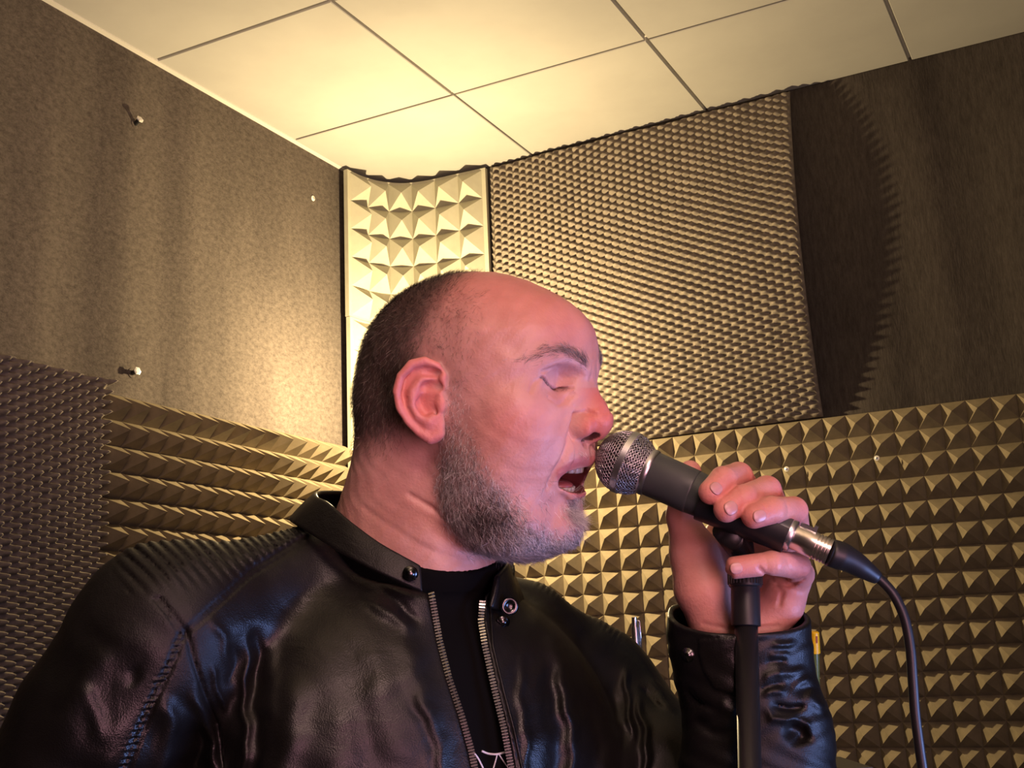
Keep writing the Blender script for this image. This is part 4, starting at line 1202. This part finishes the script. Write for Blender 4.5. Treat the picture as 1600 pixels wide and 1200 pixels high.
# goatee tuft under the lip
tw = np.exp(-((HV[:, 1] / 9) ** 2)) * np.exp(-(((HV[:, 2] + 95) / 9) ** 2)) * (HV[:, 0] > 78)
P, N_, i = sample(tw, 1300)
fl = np.tile(np.array([0.35, 0, -1.0]), (len(P), 1))
strands('goatee', P, N_, fl, 8.5, 0.18, pal(len(P), [(0.72, 0.68, 0.64), (0.45, 0.41, 0.38), (0.15, 0.13, 0.13)], [0.6, 0.3, 0.1]), 0.9, jit=0.6, seg=3)
for sg, nm in ((1, 'near'), (-1, 'far')):
    bw = pdist(np.abs(HV[:, 1]), HV[:, 2], [(13, 24), (20, 29), (32, 34.5), (44, 34), (54, 28)])
    wgt = np.exp(-(bw / 3.4) ** 2) * (HV[:, 1] * sg > 0) * (HV[:, 0] > 50) * np.interp(np.abs(HV[:, 1]), [8, 20, 32, 50], [0.8, 0.8, 0.45, 0.12])
    P, N_, i = sample(wgt, 850)
    fl = np.stack([np.full(len(P), -0.4), np.full(len(P), 0.8 * sg), np.interp(np.abs(P[:, 1]), [10, 30, 50], [0.9, 0.25, -0.35])], 1)
    strands('eyebrow', P, N_, fl, 6.5, 0.20, pal(len(P), [(0.07, 0.05, 0.045), (0.18, 0.14, 0.13), (0.35, 0.31, 0.3)], [0.35, 0.4, 0.25]), 0.3, jit=0.3)
    lw_ = np.exp(-(lid_line(HV) / 0.8) ** 2) * (HV[:, 1] * sg > 0) * (HV[:, 0] > 62)
    P, N_, i = sample(lw_, 150)
    fl = np.stack([np.full(len(P), 0.3), np.full(len(P), 0.35 * sg), np.full(len(P), -1.0)], 1)
    strands('eyelashes', P, N_, fl, 3.6, 0.15, pal(len(P), [(0.04, 0.03, 0.025)], [1.0]), 0.6, jit=0.25)
print('hair', round(time.time() - T0, 1))

# ------------------------------------------------------------------ microphone
A = c2w(MIC_A[None] / 1000)[0]; B = c2w(MIC_B[None] / 1000)[0]
ax = (B - A) / np.linalg.norm(B - A); Lm = np.linalg.norm(B - A)
mic = thing('microphone', tuple((A + B) / 2), 'black handheld vocal microphone with silver mesh head at the mouth', 'microphone')
gr = MB()
R0 = 0.0248
th_ = np.linspace(0, np.pi * 0.5, 14)
prof_in = [(-R0 * math.cos(t), R0 * math.sin(t)) for t in th_][0:] + [(0.006, R0 * 0.972), (0.011, R0 * 0.90), (0.0155, R0 * 0.785), (0.0185, R0 * 0.68)]
gr.lathe([(d, max(r, 1e-4) - 0.0006 if r > 0.001 else 1e-4) for d, r in prof_in], A, ax, 48)
gr.build('foam_liner', M_GRILLEIN, mic, True)
u_ = np.cross(ax, (0, 0, 1)); u_ /= np.linalg.norm(u_); v_ = np.cross(ax, u_)
dd_ = np.array([p_[0] for p_ in prof_in]); rr_ = np.array([p_[1] for p_ in prof_in])
arc = np.concatenate([[0], np.cumsum(np.hypot(np.diff(dd_), np.diff(rr_)))])
def gp(s, a, off=0.0):
    d_ = np.interp(s, arc, dd_); r_ = np.interp(s, arc, rr_) + off
    return A + np.outer(d_, ax) + (np.cos(a) * r_)[:, None] * u_ + (np.sin(a) * r_)[:, None] * v_
def wires(s0, s1, name, m, label):
    mb = MB(); nw = 46
    for sg in (1, -1):
        for k_ in range(nw):
            s = np.linspace(s0, s1, 30)
            a = 2 * np.pi * k_ / nw + sg * (s - s0) / (s1 - s0) * 0.95
            off = 0.0003 + 0.00028 * np.sin(s / 0.0011 + k_ * math.pi)
            mb.tube(gp(s, a, off), 0.00030, 4)
    ns = int((s1 - s0) / 0.0022)
    for k_ in range(ns):
        s = np.full(64, s0 + (k_ + 0.5) * 0.0022); a = np.linspace(0, 2 * np.pi, 64)
        mb.tube(gp(s, a, 0.0004), 0.00026, 4)
    o_ = mb.build(name, m, mic, True); o_['kind'] = 'stuff'; o_['label'] = label
sm = np.interp(0, dd_, arc); se = arc[-1]
wires(0.0012, sm - 0.0018, 'mesh_grille', M_SATIN, 'front half of the silver wire mesh ball')
wires(sm + 0.0022, se - 0.0005, 'mesh_grille', M_SATIN, 'rear half of the silver wire mesh ball')
bd_ = MB(); bd_.lathe([(-0.0026, R0 - 0.0006), (-0.0024, R0 + 0.0011), (0.0024, R0 + 0.0011), (0.0026, R0 - 0.0006)], A, ax, 64)
autosmooth(bd_.build('centre_band', M_SATIN, mic))
cr_ = MB(); cr_.lathe([(0.0168, 0.0155), (0.0168, 0.0186), (0.0185, 0.0192), (0.0212, 0.0190), (0.0222, 0.0182), (0.0222, 0.015)], A, ax, 64)
autosmooth(cr_.build('collar_ring', M_SATIN, mic))
hb = MB(); hb.lathe([(0.0215, 0.0172), (0.0225, 0.0180), (0.056, 0.0176), (0.0572, 0.01755), (0.0576, 0.0172), (0.058, 0.01735), (0.10, 0.0148), (Lm - 0.014, 0.0120), (Lm - 0.004, 0.0118)], A, ax, 64)
autosmooth(hb.build('handle', M_MICBODY, mic), 50)
er = MB(); er.lathe([(Lm - 0.0045, 0.0117), (Lm - 0.004, 0.0122), (Lm - 0.0008, 0.0122), (Lm, 0.0117), (Lm, 0.0105), (Lm - 0.004, 0.0105)], A, ax, 48)
autosmooth(er.build('end_ring', M_SATIN, mic))

# ------------------------------------------------------------------ cable with plug
cable = thing('microphone_cable', tuple(B), 'black cable with silver plug hanging from the end of the microphone', 'cable')
pl = MB(); pl.lathe([(Lm - 0.003, 0.0098), (Lm + 0.006, 0.0098), (Lm + 0.0065, 0.0101), (Lm + 0.017, 0.0101)] +
                    [(Lm + 0.0175 + 0.0026 * k_ + q, r_) for k_ in range(4) for q, r_ in ((0, 0.0101), (0.0002, 0.0092), (0.0009, 0.0092), (0.0011, 0.0101))] + [(Lm + 0.0285, 0.0100), (Lm + 0.0285, 0.006)], A, ax, 40)
autosmooth(pl.build('plug_shell', mat('brushed_nickel', (0.72, 0.66, 0.62), 0.28, 1.0), cable), 40)
upw = M3[:, 1] - ax * (M3[:, 1] @ ax); upw /= np.linalg.norm(upw); sdw = np.cross(ax, upw)
lt = MB()
Vb, Fb = boxVF((0.0015, -0.0022, 0.0085), (0.0135, 0.0022, 0.0122))
lt.add([A + ax * (Lm + v[0]) + sdw * v[1] + upw * v[2] for v in Vb], Fb)
Vb, Fb = boxVF((0.0115, -0.0026, 0.0095), (0.0140, 0.0026, 0.0142))
lt.add([A + ax * (Lm + v[0]) + sdw * v[1] + upw * v[2] for v in Vb], Fb)
lt.build('release_latch', M_SATIN, cable)
bt = MB()
E0 = A + ax * (Lm + 0.0280)
E1 = c2w(px(1371, 903, .895)[None] / 1000)[0]
E2 = c2w(px(1395, 925, .893)[None] / 1000)[0]
bpts = spline([E0, E0 * 0.6 + E1 * 0.4 + upw * 0.002, E1], 24)
bt.tube(bpts, [float(x) for x in np.interp(np.linspace(0, 1, 24), [0, 0.06, 0.3, 0.7, 0.95, 1], [0.0098, 0.0106, 0.0108, 0.0085, 0.0058, 0.0050])], 24)
bt.build('strain_relief', M_BLACKPL, cable, True)
cp_ = [px(1362, 898, .8955), px(1376, 906, .895), px(1397, 930, .893), px(1413, 965, .890), px(1422, 1010, .887), px(1426, 1060, .884), px(1430, 1115, .881), px(1437, 1170, .878), px(1445, 1230, .876), px(1452, 1330, .88)]
cw = [c2w(q[None] / 1000)[0] for q in cp_]
last = cw[-1]
cw += [last + np.array([0.0, 0.01, -0.25]), np.array([last[0] + 0.02, last[1] + 0.05, 0.12]), np.array([last[0] + 0.10, last[1] + 0.15, 0.0045]), np.array([last[0] + 0.5, last[1] + 0.2, 0.0045])]
cm = MB(); cm.tube(spline(cw, 160), 0.0038, 12)
cm.build('cable_cord', M_BLACKPL, cable, True)

# ------------------------------------------------------------------ microphone stand
S0 = c2w(px(1165, 940, .918)[None] / 1000)[0]; S1 = c2w(px(1171, 1200, .882)[None] / 1000)[0]
sa = (S0 - S1); sa = sa / np.linalg.norm(sa)
foot = S1 - sa * (S1[2] - 0.02) / sa[2]
stand = thing('microphone_stand', (foot[0], foot[1], 0.0), 'black microphone stand rising in front of the wrist', 'stand')
Lz = np.linalg.norm(S0 - foot)
tb = MB(); tb.lathe([(0.0, 0.0090), (Lz - 0.010, 0.0090)], foot, sa, 28); tb.build('tube', M_BLACKMET, stand, True)
sl = MB(); sl.lathe([(Lz - 0.019, 0.0095), (Lz - 0.0185, 0.0112), (Lz + 0.010, 0.0112), (Lz + 0.0115, 0.0108)], foot, sa, 32); autosmooth(sl.build('clutch_sleeve', M_BLACKPL, stand))
kn = MB()
kn.lathe([(Lz + 0.010, 0.0108), (Lz + 0.0115, 0.0127), (Lz + 0.024, 0.0132), (Lz + 0.026, 0.0125), (Lz + 0.030, 0.0085), (Lz + 0.046, 0.0070)], foot, sa, 40)
ku = np.cross(sa, (0, 0, 1.0)) if abs(sa[2]) < .9 else np.cross(sa, (1.0, 0, 0)); ku /= np.linalg.norm(ku); kv = np.cross(sa, ku)
for k_ in range(30):
    a = 2 * np.pi * k_ / 30
    c0 = foot + (ku * math.cos(a) + kv * math.sin(a)) * 0.0130
    kn.tube([c0 + sa * (Lz + 0.013), c0 + sa * (Lz + 0.0235)], 0.00065, 5)
autosmooth(kn.build('knurled_collar', M_BLACKPL, stand))
# clip gripping the microphone from below
cl = MB()
mid = A + ax * (Lm * 0.66); dn = -upw
rr0 = 0.0160
for (t0, t1) in ((-0.026, 0.044),):
    an = np.linspace(-2.0, 2.0, 22)
    for side_, (ra, rb) in enumerate(((0.0166, 0.0192),)):
        Vc = []; Fc = []
        for t in (t0, t1):
            tp_ = 1 - (t - t0) * 1.2 * 0.05 / 0.046
            for r_ in (ra, rb):
                for a in an: Vc.append(mid + ax * t + (dn * math.cos(a) + sdw * math.sin(a)) * r_ * (1.0 if t < 0 else 0.80))
        nn = len(an)
        def I_(i, j, k): return (i * 2 + j) * nn + k
        for k in range(nn - 1):
            Fc += [(I_(0, 1, k), I_(0, 1, k + 1), I_(1, 1, k + 1), I_(1, 1, k)), (I_(0, 0, k + 1), I_(0, 0, k), I_(1, 0, k), I_(1, 0, k + 1)),
                   (I_(0, 0, k), I_(0, 0, k + 1), I_(0, 1, k + 1), I_(0, 1, k)), (I_(1, 0, k + 1), I_(1, 0, k), I_(1, 1, k), I_(1, 1, k + 1))]
        for k in (0, nn - 1): Fc.append((I_(0, 0, k), I_(0, 1, k), I_(1, 1, k), I_(1, 0, k)))
        cl.add(Vc, Fc)
autosmooth(cl.build('clip_jaw', M_BLACKPL, stand))
top = foot + sa * (Lz + 0.046)
ck = MB(); ck.tube([mid + dn * 0.015, (mid + dn * 0.024) * 0.5 + top * 0.5, top - sa * 0.012], [0.0125, 0.0105, 0.0085], 16); ck.build('clip_stem', M_BLACKPL, stand, True)
pvt = MB(); pvt.lathe([(-0.010, 0.0045), (-0.009, 0.0078), (0.009, 0.0078), (0.0105, 0.0045)], (top + mid + dn * 0.02) / 2, sdw, 24); autosmooth(pvt.build('pivot_screw', M_BLACKMET, stand))
base = MB(); base.lathe([(0, 0.135), (0.012, 0.135), (0.018, 0.125), (0.022, 0.03), (0.03, 0.016), (0.05, 0.012)], (foot[0], foot[1], 0.0), (0, 0, 1), 48)
autosmooth(base.build('round_base', M_BLACKMET, stand))

# ------------------------------------------------------------------ pens standing in cups on a tall side table behind the singer
PB1 = c2w(px(1006, 1204, 1.34)[None] / 1000)[0]
TZ = PB1[2] - 0.004
def up_to(x, y, D):
    """point on the sight line through (x, y) at depth D"""
    return c2w(px(x, y, D)[None] / 1000)[0]
def pen(name, top, base, label):
    a, b = base, top
    t = thing(name, tuple(a), label, 'pen'); d_ = (b - a) / np.linalg.norm(b - a)
    return t, a, b, d_, np.linalg.norm(b - a)
def onto_table(x, y, D):
    q = up_to(x, y, D); return np.array([q[0], q[1], TZ + 0.003])
rx = M3[:, 0]
a0 = onto_table(1006, 1204, 1.34)
t, a, b, d_, Lr = pen('ballpoint_pen', up_to(991, 964, 1.34), a0, 'slim silver pen standing upright behind the far shoulder')
q = MB(); q.lathe([(0, 0.0015), (0.01, 0.0042), (Lr - 0.012, 0.0045), (Lr - 0.010, 0.0034), (Lr, 0.0030)], a, d_, 20); autosmooth(q.build('barrel', M_STEEL, t))
q = MB(); c0 = a + rx * 0.0055 + M3[:, 2] * 0.002
q.tube([c0 + d_ * (Lr - 0.045), c0 + d_ * (Lr - 0.004), a + d_ * (Lr - 0.003)], 0.0012, 6); q.build('pocket_clip', M_STEEL, t, True)
a1 = onto_table(1280, 1206, 1.34)
t, a, b, d_, Lr = pen('felt_pen', up_to(1273, 987, 1.34), a1, 'clear green felt pen with a yellow cap behind the forearm')
q = MB(); q.lathe([(0, 0.003), (0.004, 0.0042), (Lr - 0.020, 0.0042)], a, d_, 20); autosmooth(q.build('barrel', M_GREEN, t))
q = MB(); q.lathe([(Lr - 0.0245, 0.0050), (Lr - 0.0240, 0.0056), (Lr - 0.001, 0.0048), (Lr, 0.0038)], a, d_, 24); autosmooth(q.build('cap', M_YEL, t))
q = MB(); c0 = a + d_ * (Lr - 0.0080) + M3[:, 2] * 0.0048 + rx * 0.0006
Vb, Fb = boxVF((-0.0010, -0.0038, -0.0006), (0.0010, 0.0038, 0.0006)); q.add([c0 + rx * v[0] + d_ * v[1] + M3[:, 2] * v[2] for v in Vb], Fb); q.build('cap_mark', M_RED, t)
tc_ = (a0 + a1) / 2
tbl = thing('side_table', (tc_[0], tc_[1], 0.0), 'tall black side table behind the singer holding the two pens', 'table')
hx_ = np.array([RC[0, 0], RC[1, 0], 0]); hx_ /= np.linalg.norm(hx_); hy_ = np.array([-hx_[1], hx_[0], 0])
q = MB(); Vb, Fb = boxVF((-0.15, -0.035, TZ - 0.02), (0.15, 0.10, TZ)); q.add([np.array([tc_[0], tc_[1], 0]) + hx_ * v[0] + hy_ * v[1] + np.array([0, 0, v[2]]) for v in Vb], Fb); q.build('table_top', M_BLACKPL, tbl)
q = MB(); q.lathe([(0.03, 0.02), (TZ - 0.02, 0.02)], (tc_[0], tc_[1], 0), (0, 0, 1), 20); q.build('table_column', M_BLACKMET, tbl, True)
q = MB(); q.lathe([(0, 0.17), (0.02, 0.165), (0.03, 0.03)], (tc_[0], tc_[1], 0), (0, 0, 1), 40); autosmooth(q.build('table_foot', M_BLACKMET, tbl))
for aa, nm in ((a0, 'small black cup around the silver pen'), (a1, 'small black cup around the green felt pen')):
    q = MB(); q.lathe([(0.0, 0.010), (0.030, 0.012), (0.030, 0.0105), (0.002, 0.009)], (aa[0], aa[1], TZ), (0, 0, 1), 28)
    tag(autosmooth(q.build('pen_cup', M_BLACKPL, None, origin=(aa[0], aa[1], TZ))), nm, 'cup')
for o_ in bpy.data.objects:
    if '_w' in o_: del o_['_w']
